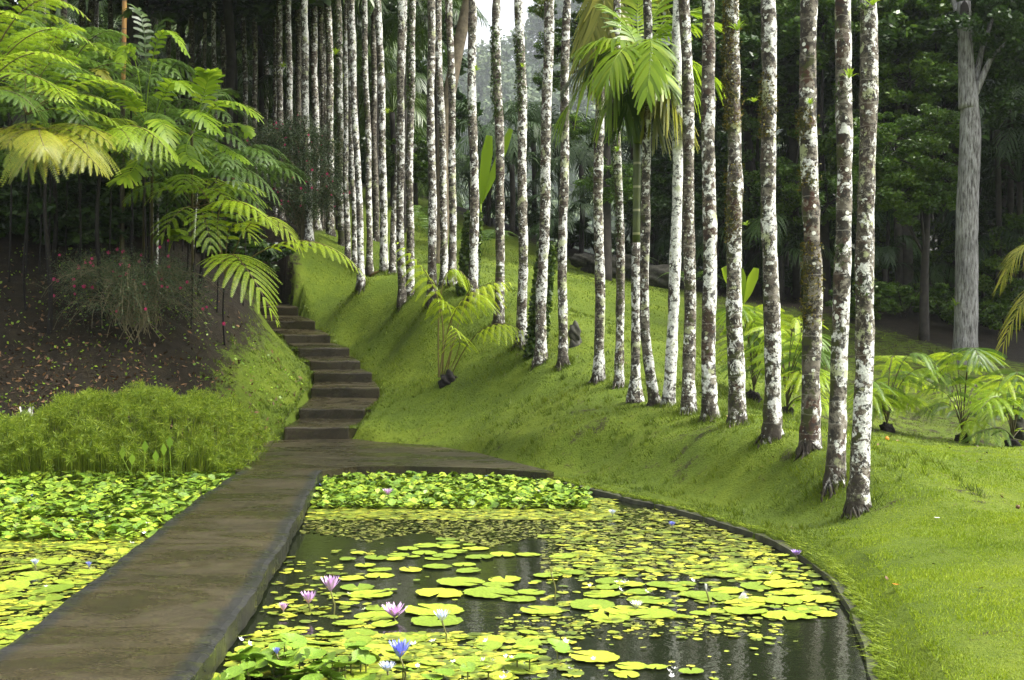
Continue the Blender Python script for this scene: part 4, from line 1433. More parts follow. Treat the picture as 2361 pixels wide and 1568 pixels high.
RF = [
    ("broad lime tree fern right of the front palm trunks, fronds arching over the lawn edge", 2045, 1010, 22.2, 930, [
        (1985, 905), (2015, 920), (2085, 925), (2130, 890), (2160, 845), (2070, 850), (1990, 940)]),
    ("lime tree fern under the big grey trunk, one frond standing up like a fan", 2220, 1025, 22.0, 930, [
        (2260, 838), (2180, 850), (2120, 880), (2290, 905), (2300, 960), (2160, 930), (2240, 985)]),
    ("tree fern cut by the right edge of the picture, beside a black stump", 2335, 1040, 21.0, 965, [
        (2400, 940), (2300, 900), (2270, 965), (2420, 1000), (2350, 890), (2285, 930)]),
    ("bright lime tree fern seen between the white-blotched and the red-brown trunks", 1815, 965, 21.5, 850, [
        (1900, 800), (1850, 770), (1760, 790), (1920, 870), (1890, 830), (1780, 850), (1930, 930), (1860, 880)]),
    ("lime tree fern half hidden behind the mossy trunk and the white-blotched trunk", 1738, 945, 22.5, 850, [
        (1680, 740), (1740, 745), (1790, 770), (1700, 800), (1800, 840), (1725, 830), (1770, 780)]),
]
for lab, bx, by, d, hy, tips in RF:
    X = (bx - CX) / FV * d
    t = thing("tree_fern", lab, "tree fern", (X, d, gz(X, d)), "tree ferns beyond the palm row")
    z = gz(X, d)
    m = MB()
    blob(m, (X, d, z + .03), (.12, .12, .13), bx, 10, .3)
    m.build("root_ball", M['fernroot'], t)
    jr = np.random.default_rng(bx)
    tips = tips + [(a_ + jr.normal(0, 22), b_ + jr.uniform(5, 45)) for a_, b_ in tips]
    for k, (tx, ty) in enumerate(tips):
        dd = d + [-.8, -.3, .3, .7, -.5, .5, 0][k % 7]
        p1 = W(tx, ty, dd)
        p0 = np.array((X, d, z + .15))
        pm = (p0 + p1) / 2
        pm[2] = max(p1[2] + .02, p0[2] + (p1[2] - p0[2]) * .9) + .12
        pm[:2] = p0[:2] + (p1[:2] - p0[:2]) * .38
        m, ms = MB(), MB()
        fern_frond(m, through(p0, pm, p1), plen=.62, start=.28, droop=.5, hang=.25, stem=ms)
        o = m.build("frond", M['fern_lime'] if k % 4 else M['fern_green'], t)
        ms.build("stalk", M['stalk_dark'], o)

# plants with one big undivided leaf pair
for lab, vx, vy, d, leaves in [
    ("palm seedling with two tall undivided pleated leaves beyond the palm row", 1105, 510, 34, [((1108, 470), (1128, 312), 13), ((1110, 470), (1178, 297), 10)]),
    ("seedling with narrow upright pleated leaves behind the mossy front trunk", 1712, 690, 30, [((1712, 700), (1670, 615), 12), ((1714, 700), (1708, 620), 12), ((1716, 700), (1745, 618), 12)])]:
    X = (vx - CX) / FV * d
    t = thing("palm_seedling", lab, "palm seedling", (X, d, gz(X, d)))
    for (a, b, w) in leaves:
        m = MB()
        A, B = W(*a, d), W(*b, d - .4)
        A0 = np.array((X, d, gz(X, d)))
        m.tube(dens(np.array([A0, A]), .2), .012, 5)
        s = np.linspace(0, 1, 9)
        c = A + (B - A) * s[:, None]
        q = nrm(np.cross(B - A, (0, 1.0, 0.25)))
        ww = w / FV * d * np.interp(s, [0, .3, .75, 1], [.12, .8, 1, .55])
        l_, r_ = c - q * ww[:, None] + (0, .06, 0), c + q * ww[:, None] + (0, .06, 0)
        n = 9
        i = np.arange(n - 1)
        m.add(np.vstack([l_, c, r_]), np.vstack([np.stack([i, i + 1, n + i + 1, n + i], 1), np.stack([n + i, n + i + 1, 2 * n + i + 1, 2 * n + i], 1)]))
        m.build("leaf", M['palm_lime'], t)

# ivy-clad stumps
for lab, vb, vt, d, w in [("dark ivy-clad stump leaning right beside the smooth grey and rust trunk", (1232, 790), (1262, 560), 25.9, 26),
                          ("ivy-clad stump hugging the left side of the pale trunk behind the small fern", (1076, 690), (1092, 490), 30.2, 30)]:
    X = (vb[0] - CX) / FV * d
    t = thing("ivy_stump", lab, "stump", (X, d, gz(X, d)))
    m = MB()
    A = np.array((X, d, gz(X, d) - .2))
    B = W(*vt, d)
    c = dens(np.array([A, B]), .2)
    m.tube(c, np.linspace(w / FV * d * .42, .07, len(c)), 9)
    m.build("trunk", M['dark_bark'], t)
    m = MB()
    n = 2600
    s = rng.uniform(0, 1, n) ** 1.1
    rr = (w / FV * d * .5 * (1 - .35 * s) + rng.uniform(.02, .12, n))
    az = rng.uniform(0, 2 * np.pi, n)
    cards(m, A + (B - A) * s[:, None] + np.stack([np.cos(az) * rr, np.sin(az) * rr, np.zeros(n)], 1), .052, aspect=1.4)
    m.build("ivy", M['ivy'], t)

# rocks
ROCKS = [("dark upright mossy rock standing on the lawn behind the palm with the black foot", [((1328, 815), (.15, .13, .30)), ((1325, 768), (.12, .11, .20)), ((1338, 840), (.10, .1, .14))], 25.4),
         ("long black boulder in the shade at the back edge of the lawn", [((1395, 615), (.75, .5, .42)), ((1450, 610), (.6, .4, .36)), ((1340, 600), (.4, .4, .22))], 44.0),
         ("black boulder half hidden behind the green-stemmed palm", [((1530, 640), (.8, .4, .4))], 43.5),
         ("black stump at the right edge beside the cut-off fern", [((2352, 1000), (.16, .16, .35))], 21.6)]
for k, (lab, bl, d) in enumerate(ROCKS):
    p = W(*bl[0][0], d)
    t = thing("rock" if k < 3 else "stump", lab, "rock" if k < 3 else "stump", (p[0], p[1], gz(p[0], p[1])))
    m = MB()
    for q, (c, r) in enumerate(bl):
        blob(m, W(*c, d), r, k * 3 + q, 14, .2)
    m.build("stone" if k < 3 else "trunk", M['rock'], t)

# ------------------------------------------------------------------ shrubs with pink puffs
puff = MB()
for j in range(60):
    dd = nrm(rng.normal(size=3))
    s_ = nrm(np.cross(dd, rng.normal(size=3))) * .0028
    puff.quads((s_ * 1)[None], (-s_)[None], (dd * .036 - s_ * 1.5)[None], (dd * .036 + s_ * 1.5)[None])
PUFF = puff.mesh("flower")
PUFF.materials.append(M['fl_hot'])


def shrub(label, basev, d, ctrv, rx, ry, rd, nbr, npuff, nleaf, lsize, puffs=None, brad=.007, spread=.1):
    X = (basev[0] - CX) / FV * d
    z = gz(X, d)
    t = thing("flowering_shrub", label, "shrub", (X, d, z), "shrubs with pink pompom flowers")
    c0 = np.array((X, d, z))
    cc = W(*ctrv, d)
    m, lf = MB(), MB()
    tips = []
    for j in range(nbr):
        az = rng.uniform(0, 2 * np.pi)
        el = rng.uniform(-.55, 1.15)
        rad = rng.uniform(.7, 1.0)
        tip = cc + np.array((math.cos(az) * math.cos(el) * rx, math.sin(az) * math.cos(el) * rd, math.sin(el) * ry)) * rad
        tip[2] = max(tip[2], gz(tip[0], tip[1]) + .12)
        mid = c0 + (tip - c0) * .55 + np.array((0, 0, .38 * np.linalg.norm(tip - c0) * (.4 + .6 * math.cos(el))))
        b_ = c0 + rng.normal(0, spread, 3) * (1, 1, 0)
        b_[2] = gz(b_[0], b_[1]) - .05
        P = through(b_, mid, tip)
        c = bez(P, np.linspace(0, 1, 12))
        m.tube(c, np.linspace(brad * 1.4, brad * .45, 12), 4, False)
        tips.append(c)
        for q in range(5):                       # side twigs
            s = rng.integers(4, 11)
            e = c[s] + nrm(rng.normal(size=3) + nrm(tip - c0) * 1.2) * rng.uniform(.2, .5) * rx * .5
            tw_ = np.array([c[s], (c[s] + e) / 2 + (0, 0, .04), e])
            m.tube(tw_, [brad * .6, brad * .45, brad * .3], 3, False)
            tips.append(dens(tw_, np.linalg.norm(e - c[s]) / 11))
    m.build("branches", M['twig'], t)
    allp = np.vstack([q[2:] for q in tips])
    k = rng.integers(0, len(allp), nleaf)
    cards(lf, allp[k] + rng.normal(0, .045 * rx, (nleaf, 3)), lsize, aspect=1.7)
    lf.build("foliage", M['shrub'], t)
    spots = [W(*q) for q in puffs] if puffs else [allp[k] + rng.normal(0, .05, 3) + nrm(allp[k] - c0) * .12 + (0, -.10, .03) for k in rng.integers(0, len(allp), npuff)]
    for p in spots:
        o = link("flower", PUFF, None, t)
        o.location = Vector(p) - t.location
        o.matrix_parent_inverse = Matrix()
        s = rng.uniform(.8, 1.3)
        o.scale = (s, s, s)


shrub("sparse arching shrub with grey twigs and pink pompom flowers on the brown left bank", (305, 750), 26.3, (300, 715), 2.0, 1.05, 1.9, 140, 46, 19000, .018, spread=.25, brad=.0055)
shrub("dense dark shrub dotted with red-pink pompoms in front of the white trunks", (705, 602), 38.2, (665, 430), 2.1, 2.2, 1.3, 150, 75, 42000, .026)

# ------------------------------------------------------------------ papyrus bed
pz_ = thing("papyrus_bed", "feathery lime dwarf papyrus bed filling the pond corner beside the footbridge", "papyrus", (-7, 20.6, 0))
m, st = MB(), MB()
n = 1900
px = rng.uniform(-10.5, -4.15, n)
py = rng.uniform(19.3, 22.2, n)
hh = np.interp(px, [-10.5, -9, -8.2, -7.5, -6.8, -5.4, -4.8, -4.3, -4.0], [.55, .6, .68, .98, 1.12, 1.10, .92, .62, .3]) * (1 + .10 * np.sin(px * 5.1 + py * 3)) + rng.normal(0, .06, n)
hh *= np.clip(1 - np.maximum(0, 20.2 - py) * .70, .3, 1) * np.where((rng.uniform(size=n) < .5) & (py < 20.8), rng.uniform(.4, .97, n), 1)
keep = ~((px > -4.9) & (py > 21.4))
for x, y, h in zip(px[keep], py[keep], hh[keep]):
    lx, ly = rng.normal(0, .10, 2)
    if y < 20.1:
        ly -= .12
    if x > -4.8:
        lx += .16
    top = np.array((x + lx, y + ly, h))
    st.tube(np.array([(x, y, -.05), (x + lx * .4, y + ly * .4, h * .55), top]), .005, 3, False)
    k = 44
    dd = nrm(rng.normal(size=(k, 3)) + (0, 0, .25))
    L = rng.uniform(.07, .15, (k, 1)) * (.75 + .4 * rng.uniform())
    q = nrm(np.cross(dd, rng.normal(size=(k, 3)))) * .0042
    tip = top + dd * L - np.array((0, 0, 1)) * L * .06
    midp = top + dd * L * .55
    m.quads(np.repeat(top[None], k, 0) - q * .3, midp - q, tip, midp + q)
st.build("stems", M['papyrus'], pz_)
m.build("umbels", M['papyrus'], pz_)
for k, (a, b) in enumerate([((-5.6, 19.0), .45), ((-5.15, 18.9), .5), ((-9.3, 18.2), .5)]):
    t = thing("arrow_leaf_plant", "upright pale arrow-shaped leaves standing in front of the papyrus", "water plant", (*a, 0), "upright leaves in front of the papyrus")
    m = MB()
    for j in range(3):
        x, y = a[0] + .1 * j - .1, a[1] + .05 * j
        tip = np.array((x + rng.normal(0, .08), y, b * (1 + .2 * j)))
        m.tube(np.array([(x, y, -.03), tip - (0, 0, .18)]), .006, 4, False)
        q = np.array((.045, .02, 0))
        m.quads((tip - (0, 0, .2))[None], (tip - (0, 0, .1) + q)[None], tip[None], (tip - (0, 0, .1) - q)[None])
    m.build("leaves", M['leaf_fresh'], t)


# ------------------------------------------------------------------ lily pads
def pad_mesh(seed, raised=False):
    rr = np.random.default_rng(seed)
    n = 40
    a = np.linspace(R(9), R(351), n)
    wav = 1 + .028 * np.sin(a * 17 + seed) + .05 * np.sin(a * 2 + seed) + .02 * rr.normal(size=n)
    v = [(0.04, 0, .006)]
    q, t = [], []
    for k, f in enumerate((.5, .93, 1.0)):
        for ang, w in zip(a, wav):
            z = .006 + .012 * f * math.sin(ang * 3 + seed) * (f > .6) + (.03 * abs(math.sin(ang * 5 + seed)) if k == 2 else 0)
            if raised:
                z = .20 * f * f + .10 * f * math.sin(ang * 2 + seed)
            v.append((math.cos(ang) * f * (w if k else 1), math.sin(ang) * f * (w if k else 1), z))
    for j in range(n - 1):
        t.append((0, 1 + j, 2 + j))
        for k in range(2):
            q.append((1 + k * n + j, 1 + (k + 1) * n + j, 2 + (k + 1) * n + j, 2 + k * n + j))
    m = MB()
    m.add(v, q, t)
    me = m.mesh("lily_pad")
    me.materials.append(M['pad'])
    return me


PADS = [pad_mesh(s) for s in range(5)]
PADPOS = []


def padth(x, y, r, label, group, z=.004, rot=None, tilt=0.0):
    o = bpy.data.objects.new("lily_pad", PADS[rng.integers(0, 5)])
    COL.objects.link(o)
    o.location = (x, y, z + rng.uniform(0, .012))
    o.rotation_euler = (rng.normal(0, .02 + tilt), rng.normal(0, .02 + tilt), rng.uniform(0, 6.28) if rot is None else rot)
    o.scale = (r, r, r)
    tag(o, label, "lily pad", group)
    PADPOS.append((x, y, r))
    return o


OPEN2 = [(725, 595, 150), (740, 625, 160), (590, 640, 180), (460, 668, 150), (885, 636, 90), (740, 652, 170), (930, 662, 180), (575, 695, 180), (790, 688, 160), (395, 712, 150),
         (115, 692, 110), (240, 730, 170), (715, 716, 170), (500, 718, 100), (375, 735, 130), (955, 725, 200), (1115, 706, 180), (1293, 703, 175), (640, 732, 130), (1535, 722, 200),
         (1440, 578, 170), (165, 782, 150), (45, 740, 120), (665, 790, 200), (850, 772, 170), (880, 818, 180), (480, 812, 160), (265, 815, 170), (265, 850, 205), (520, 887, 55),
         (1430, 850, 215), (825, 900, 350), (1130, 875, 240), (1085, 918, 220), (1350, 890, 80), (1325, 907, 65), (680, 975, 340), (1030, 975, 370), (1315, 968, 190), (1230, 1010, 235),
         (785, 1023, 40), (1385, 1097, 285), (640, 1095, 390), (660, 1165, 350), (270, 1075, 240), (240, 1130, 290), (60, 1050, 130), (70, 870, 170), (110, 930, 250), (200, 980, 300),
         (340, 952, 100), (1735, 1058, 330), (1850, 1140, 300), (1800, 980, 250), (2130, 1020, 300), (1950, 1100, 260), (2150, 1120, 320), (2330, 1135, 120), (1750, 1420, 330),
         (2010, 1480, 215), (2180, 1490, 150), (1975, 1535, 180), (1600, 830, 180), (1820, 830, 160), (1960, 830, 170), (1850, 890, 200), (2000, 915, 200), (1850, 935, 180),
         (2240, 915, 250), (2330, 940, 150), (2060, 965, 180), (1700, 705, 180), (1850, 725, 140), (1660, 790, 120), (1510, 820, 90), (120, 1260, 240), (420, 1290, 380), (50, 1185, 200),
         (300, 1190, 200)]
OPEN3 = [(110, 985, 260), (20, 905, 150), (200, 1000, 300), (310, 955, 230), (520, 925, 260), (700, 915, 280), (430, 1045, 280), (480, 855, 250), (600, 860, 180), (680, 970, 170),
         (800, 965, 220), (700, 1030, 270), (1000, 1015, 290), (850, 1085, 310), (440, 1100, 300), (700, 1130, 300), (980, 1122, 170), (230, 1095, 140), (120, 1115, 140), (20, 1140, 100),
         (870, 1145, 120), (260, 775, 170), (400, 780, 150), (80, 790, 120), (150, 840, 160), (300, 850, 180), (330, 740, 140), (690, 710, 100), (1000, 905, 140), (60, 1520, 170),
         (350, 810, 160), (560, 800, 150), (530, 1020, 180), (640, 1070, 90), (740, 790, 120)]
NAMED = {(1385, 1097): "lone round pad with a notch at its back, right of the pale blue lily",
         (1030, 975): "largest yellow-lime pad in the open water, touching a smaller notched pad",
         (825, 900): "long yellow-lime scalloped pad in open water above the largest one",
         (1430, 850): "pad lying behind the tall closed yellow bud",
         (640, 1095): "big scalloped pad just behind the pale blue lily",
         (660, 1165): "big scalloped pad under the pale blue lily's head",
         (1735, 1058): "big yellow pad left of the open white lily with yellow centre",
         (1440, 578): "lone green pad set in the brown pondweed",
         (1750, 1420): "torn yellow pad cluster leaf by the dark water at the lower middle"}
for lst, ox in ((OPEN2, 787.0), (OPEN3, 1574.0)):
    for (a, b, w) in lst:
        vx, vy = ox + a / 3.0, 1045.5 + b / 3.0
        d = Dz(vy)
        x, r = (vx - CX) / FV * d, w / 3.0 / FV * d * .5
        if sdist(POND, np.array([x]), np.array([d]))[0] > -r * .8:
            x -= r * .5
        lab = NAMED.get((a, b))
        if not lab:
            if ox > 1000 or a > 1560:
                lab = "overlapping yellow-lime pad in the crowd of pads along the right pond edge" if r > .11 else "small pad wedged in the crowd of pads along the right pond edge"
            elif a < 380:
                lab = "green-lime pad among those between the footbridge and the open water"
            elif b < 760:
                lab = "flat green pad in the loose raft at the far side of the open water"
            else:
                lab = "yellow-lime pad floating apart in the open dark water in mid pond"
        padth(x, d, r, lab, "lily pads on the right pond")
bl_x = lambda y: np.interp(y, BL[:, 1], BL[:, 0])
br_x = lambda y: np.interp(y, BR[:, 1], BR[:, 0])
cnt = 0
while cnt < 120:                                       # left pond
    y = rng.uniform(7.9, 15.5)
    x = rng.uniform(min(-.43 * y, bl_x(y) - .2), bl_x(y) - .02)
    r = rng.uniform(.07, .19)
    if x + r > bl_x(y) or any((x - a) ** 2 + (y - b) ** 2 < (.72 * (r + c)) ** 2 for a, b, c in PADPOS):
        r *= .6
        if x + r > bl_x(y) or rng.uniform() < .5:
            continue
    padth(x, y, r, "lime pad in the crowded left pond beside the footbridge" if y < 11.5 else "small lime pad in the far part of the crowded left pond", "lily pads on the left pond", tilt=.03)
    cnt += 1
for k in range(60):                                    # near mass at the bottom
    vx, vy = rng.uniform(470, 1230), rng.uniform(1462, 1580)
    if vx < 560 and vy < 1490:
        continue
    d = Dz(vy)
    x = (vx - CX) / FV * d
    padth(x, d, rng.uniform(.05, .12), "small lime leaf in the dense near raft at the foot of the picture", "leaves of the near raft", z=.01, tilt=.08)

# raised cupped leaves (near mass)
UPM = []
for s in range(4):
    me = pad_mesh(20 + s, True)
    me.materials.clear()
    me.materials.append(M['pad_up'])
    UPM.append(me)
for k in range(95):
    if k < 62:
        vx, vy = rng.uniform(455, 860), rng.uniform(1515, 1610)
        lab, grp = "cupped green leaf raised above the near raft beside the footbridge", "cupped leaves by the footbridge"
    elif k < 70:
        vx, vy = rng.uniform(900, 1300), rng.uniform(1520, 1590)
        lab, grp = "cupped leaf raised over the near raft left of the open black water", "cupped leaves by the black water"
    else:
        vx, vy = rng.uniform(330, 545), rng.uniform(1120, 1205)
        lab, grp = "folded green leaf raised beside the far left edge of the footbridge", "folded leaves by the papyrus"
    d = Dz(vy)
    x = (vx - CX) / FV * d
    r = rng.uniform(.05, .10)
    if k >= 70:
        if x + r > bl_x(d):
            x = bl_x(d) - r - rng.uniform(0, .4)
    elif x - r < br_x(d) + .06:
        x = br_x(d) + .06 + r + rng.uniform(0, .2)
    t = thing("raised_leaf", lab, "pond leaf", (x, d, 0), grp)
    z = rng.uniform(.03, .12) if k < 70 else rng.uniform(.07, .2)
    o = link("blade", UPM[k % 4], None, t)
    o.matrix_parent_inverse = Matrix()
    o.location = (0, 0, z)
    o.rotation_euler = (rng.normal(-.12, .3), rng.normal(0, .3), rng.uniform(0, 6.28))
    o.scale = (r, r, r)
    m = MB()
    m.tube(np.array([(0, 0, -.1), (0, .01, z * .5), (0, 0, z)]), .005, 5, False)
    o = m.build("stalk", M['lily_stem'], t)
    o.matrix_parent_inverse = Matrix()


# masses of floating small leaves and pondweed: nobody could count them
def discs(mb, c, r, tilt, sides=7):
    n = len(c)
    nn = nrm(np.stack([rng.normal(0, 1, n) * tilt, rng.normal(0, 1, n) * tilt, np.ones(n)], 1))
    a = nrm(np.cross(nn, np.array((0, 1.0, 0.0)) + rng.normal(0, .3, (n, 3))))
    b = np.cross(nn, a)
    st_ = rng.uniform(0, 6.28, n)
    ring = []
    for k in range(sides):
        th = st_ + .25 + k * (2 * np.pi - .5) / (sides - 1)
        ring.append(c + (a * np.cos(th)[:, None] + b * np.sin(th)[:, None]) * (r * rng.uniform(.88, 1.08, n))[:, None])
    v = np.stack([c] + ring, 1)
    base = np.arange(n)[:, None] * (sides + 1)
    t = np.concatenate([np.stack([base, base + 1 + k, base + 2 + k], -1) for k in range(sides - 1)], 0).reshape(-1, 3)
    mb.add(v.reshape(-1, 3), None, t)


def region(n, x0, x1, y0, y1, fn=None):
    """random points on the water seen through a plan rectangle, thinned by fn"""
    vx, vy = rng.uniform(x0, x1, n), rng.uniform(y0, y1, n)
    k = np.ones(n, bool) if fn is None else rng.uniform(size=n) < fn(vx, vy)
    vx, vy = vx[k], vy[k]
    d = 2.1 * FV / (vy - CY)
    x = (vx - CX) / FV * d
    ok = (sdist(POND, x, d) < -.04) & ((x < np.interp(d, BL[:, 1], BL[:, 0]) - .03) | (x > np.interp(d, BR[:, 1], BR[:, 0]) + .03) | (d > 19))
    return x[ok], d[ok]


def patchy(x, y, f=3.0, s=0.0):
    return .5 + .5 * np.sin(x * f + 2 * np.sin(y * f * .7 + s)) * np.sin(y * f * 1.3 + 1.7 * np.sin(x * f * .8 + s))


m = MB()
for (n, box, rad, tilt, zz) in [
    (6500, (700, 1360, 1080, 1176), (.028, .06), .35, (.01, .10)),       # raised leaves, far end
    (3600, (-40, 560, 1100, 1200), (.032, .075), .30, (.01, .11)),
    (900, (-40, 480, 1190, 1250), (.03, .07), .3, (.01, .08)),          # left far
]:
    x, y = region(n, *box)
    k = len(x)
    up_ = rng.uniform(*zz, k)
    discs(m, np.stack([x, y, up_], 1), rng.uniform(*rad, k), tilt)
o = m.build("raised_pond_leaves", M['pad_up'], smooth=False)
tag(o, "dense raised round leaves along the far pond edge", "pond leaves", kind="stuff")

m = MB()
for (n, box, rad, fn) in [
    (2500, (690, 1420, 1150, 1200), (.03, .07), None),
    (1500, (-40, 520, 1170, 1270), (.03, .09), None),
    (1700, (-40, 420, 1240, 1500), (.02, .06), None),
    (1500, (1280, 1960, 1180, 1330), (.03, .075), lambda a, b: .35 + .65 * (patchy(a / 60, b / 14) > .45)),
    (700, (1250, 1960, 1300, 1420), (.02, .06), lambda a, b: .7 * (patchy(a / 50, b / 14) > .4)),
    (1700, (470, 1330, 1462, 1568), (.025, .065), lambda a, b: np.clip((1340 - a) / 300, .25, 1) * (patchy(a / 60, b / 20) > .25)),
    (420, (1150, 1800, 1420, 1475), (.015, .045), lambda a, b: 1.0 * (patchy(a / 40, b / 10) > .45)),
    (130, (1300, 1850, 1470, 1568), (.012, .04), lambda a, b: .6 * (patchy(a / 70, b / 16) > .55)),
    (250, (560, 1330, 1240, 1462), (.012, .03), lambda a, b: .35 * (patchy(a / 40, b / 10) > .55)),
    (500, (600, 860, 1270, 1460), (.02, .06), lambda a, b: 1.0 * (patchy(a / 50, b / 16) > .5)),
]:
    x, y = region(n, *box, fn)
    k = len(x)
    discs(m, np.stack([x, y, rng.uniform(.004, .014, k)], 1), rng.uniform(*rad, k), .05)
o = m.build("floating_heart_leaves", M['pad_small'], smooth=False)
tag(o, "scatter of small bright floating leaves over the pond", "floating leaves", kind="stuff")

m = MB()
for (n, box, rad, fn) in [
    (9000, (650, 1900, 1172, 1262), (.012, .035), lambda a, b: (b < 1262 - 22 * np.abs(np.sin(a / 90)) - 10 * (a < 1000)) * (.35 + .65 * (patchy(a / 40, b / 9) > .35))),
    (3000, (1250, 1800, 1240, 1320), (.012, .03), lambda a, b: .2 + .8 * (patchy(a / 45, b / 10, 3, 1) > .5)),
    (2500, (-40, 420, 1200, 1330), (.012, .035), None),
    (900, (1150, 1750, 1425, 1470), (.008, .02), lambda a, b: 1.0 * (patchy(a / 40, b / 8, 3, 2) > .55)),
]:
    x, y = region(n, *box, fn)
    k = len(x)
    discs(m, np.stack([x, y, rng.uniform(.003, .010, k)], 1), rng.uniform(*rad, k), .12, 5)
o = m.build("pondweed", M['pad_brown'], smooth=False)
tag(o, "brown-green mat of fine pondweed across the pond", "pondweed", kind="stuff")

# ------------------------------------------------------------------ water lilies
def petals(mb, n, L, w, el, c, twist=0.0, curl=.25):
    for k in range(n):
        az = 2 * np.pi * k / n + twist + rng.normal(0, .06)
        e = el + rng.normal(0, .07)
        d = np.array((math.cos(az) * math.cos(e), math.sin(az) * math.cos(e), math.sin(e)))
        q = np.array((-math.sin(az), math.cos(az), 0))
        s = np.array([0, .3, .65, 1])
        ww = w * np.array([.35, .95, .85, .04])
        cen = c + d * (L * s)[:, None] + np.array((0, 0, 1)) * (L * curl * s ** 2)[:, None]
        up_ = nrm(np.cross(d, q))
        v = np.vstack([cen - q * ww[:, None] * .5 + up_ * -.1 * w, cen, cen + q * ww[:, None] * .5 + up_ * -.1 * w])
        i = np.arange(3)
        mb.add(v, np.vstack([np.stack([i, i + 1, 5 + i, 4 + i], 1), np.stack([4 + i, 5 + i, 9 + i, 8 + i], 1)]))


# x, y of the head, width, colour, opening 0..1, stem height in plan units, label
LILY = [
    (762, 1362, 50, 'pink', .5, 55, "pink-lilac water lily standing tall on its stem near the footbridge"),
    (711, 1391, 40, 'pink', .45, 22, "pink-lilac water lily just left of the tall pink one"),
    (653, 1408, 26, 'pink', .45, 6, "tiny pale pink lily low on the water by the footbridge side"),
    (909, 1422, 60, 'pink', .75, 8, "wide open pink water lily with yellow centre, lying on the water"),
    (1019, 1432, 40, 'pale', .55, 55, "pale blue water lily on a curved green stem above scalloped pads"),
    (922, 1515, 58, 'blue', .5, 60, "large blue water lily at the foot of the picture, half closed"),
    (893, 1548, 40, 'pale', .7, 16, "small pale blue lily tucked left below the large blue one"),
    (638, 1508, 20, 'blue', .4, 35, "small blue lily among the cupped leaves by the footbridge"),
    (894, 1142, 26, 'pink', .6, 14, "pale pink lily at the far edge of the pondweed"),
    (1468, 1401, 30, 'white', .7, 6, "open white water lily with a yellow centre on the right pads"),
    (1703, 1389, 26, 'white', .3, 6, "white lily tipped on its side at the right pond edge pads"),
    (1628, 1360, 15, 'white', .05, 42, "closed white lily bud on a thin stem over the right pads"),
    (1271, 1322, 17, 'bud', .03, 60, "tall closed yellow-green lily bud in the open water"),
    (1836, 1281, 24, 'violet', .65, 12, "violet lily beside the kerb at the right pond edge"),
    (1412, 1186, 18, 'pale', .6, 8, "small pale blue lily in the far pondweed, left of the blue pair"),
    (1550, 1213, 17, 'blue', .55, 12, "small blue lily in the far pondweed near the kerb"),
    (81, 1302, 20, 'pale', .55, 12, "pale blue lily in the left pond near the picture edge"),
    (205, 1307, 16, 'blue', .4, 8, "small blue lily in the left pond close to the footbridge"),
    (70, 1147, 14, 'blue', .6, 8, "tiny blue lily far back in the left pond"),
    (348, 1174, 12, 'pink', .2, 8, "pink bud beside a brown leaf in the far left pond"),
    (741, 1121, 12, 'blue', .6, 5, "tiny blue lily close to the far end of the footbridge"),
    (1122, 1101, 8, 'blue', .5, 8, "speck of a blue lily among the far raised leaves"),
]
for (vx, vy, w, colr, op, sh_, lab) in LILY:
    d = Dz(vy + sh_)
    hd = W(vx, vy, d)
    wd = w / FV * d
    t = thing("water_lily", lab, "water lily", (hd[0], d, 0), "water lilies")
    m = MB()
    m.tube(dens(np.array([(hd[0] + .02, d, -.1), (hd[0] + .012 * sh_ / 20, d, hd[2] * .4), hd]), .03), .0065, 6)
    m.build("stem", M['lily_stem'], t)
    m = MB()
    el = 1.45 - op * 1.15
    L = wd * (.55 + .35 * (1 - op))
    pw = wd * (.17 if op > .1 else .3)
    nn_ = 11 if op > .1 else 6
    petals(m, nn_, L, pw, el, hd, 0, .12)
    petals(m, nn_ - 2, L * .9, pw, min(1.5, el + .3), hd + (0, 0, .004), .3, .08)
    if op > .3:
        petals(m, 7, L * .7, pw * .9, min(1.5, el + .55), hd + (0, 0, .008), .6, .05)
    if vx == 1703:
        for q in range(len(m.v)):
            m.v[q] = (m.v[q] - hd) @ np.array(Matrix.Rotation(R(60), 3, 'Y')).T + hd + (0, 0, .03)
    m.build("petals", M['fl_' + colr], t)
    if op > .4:
        m = MB()
        for k in range(26):
            az, e = rng.uniform(0, 6.28), rng.uniform(.8, 1.5)
            dd = np.array((math.cos(az) * math.cos(e), math.sin(az) * math.cos(e), math.sin(e)))
            m.tube(np.array([hd, hd + dd * L * .42]), [.0035, .0025], 3, True)
        m.build("stamens", M['stamen'], t)

sm = MB()
petals(sm, 5, 1.0, .55, .35, np.zeros(3))
STAR = sm.mesh("star_flower")
STAR.materials.append(M['fl_white'])
SPOTS = [(x / 3.0, 1045.5 + y / 3.0) for x, y in [(130, 325), (320, 350), (535, 415), (655, 420), (715, 420), (760, 438), (920, 392), (1035, 297), (500, 462), (610, 480), (1020, 485), (998, 552), (912, 620), (320, 920), (995, 297), (970, 297), (1200, 130)]]
SPOTS += [(787 + x / 3.0, 1045.5 + y / 3.0) for x, y in [(155, 1080), (50, 972), (636, 1300), (1005, 1295), (980, 1430), (1045, 1430), (1140, 1405), (1180, 1412), (1010, 1480), (775, 1443), (1140, 1520), (525, 1470), (500, 1320), (1265, 1455),
                                                          (1550, 1300), (1720, 915), (1905, 890), (1950, 895), (1970, 885), (1925, 940), (1745, 1420), (1580, 1490), (1120, 1555), (985, 320), (1365, 262), (1420, 345), (1100, 275), (2265, 1505), (2305, 1490), (2285, 1540), (2110, 957)]]
SPOTS += [(1574 + x / 3.0, 1045.5 + y / 3.0) for x, y in [(68, 880), (615, 825), (597, 735)]] + [(555, 1475), (574, 1484), (712, 1506), (740, 1505), (735, 1500), (720, 1518)]
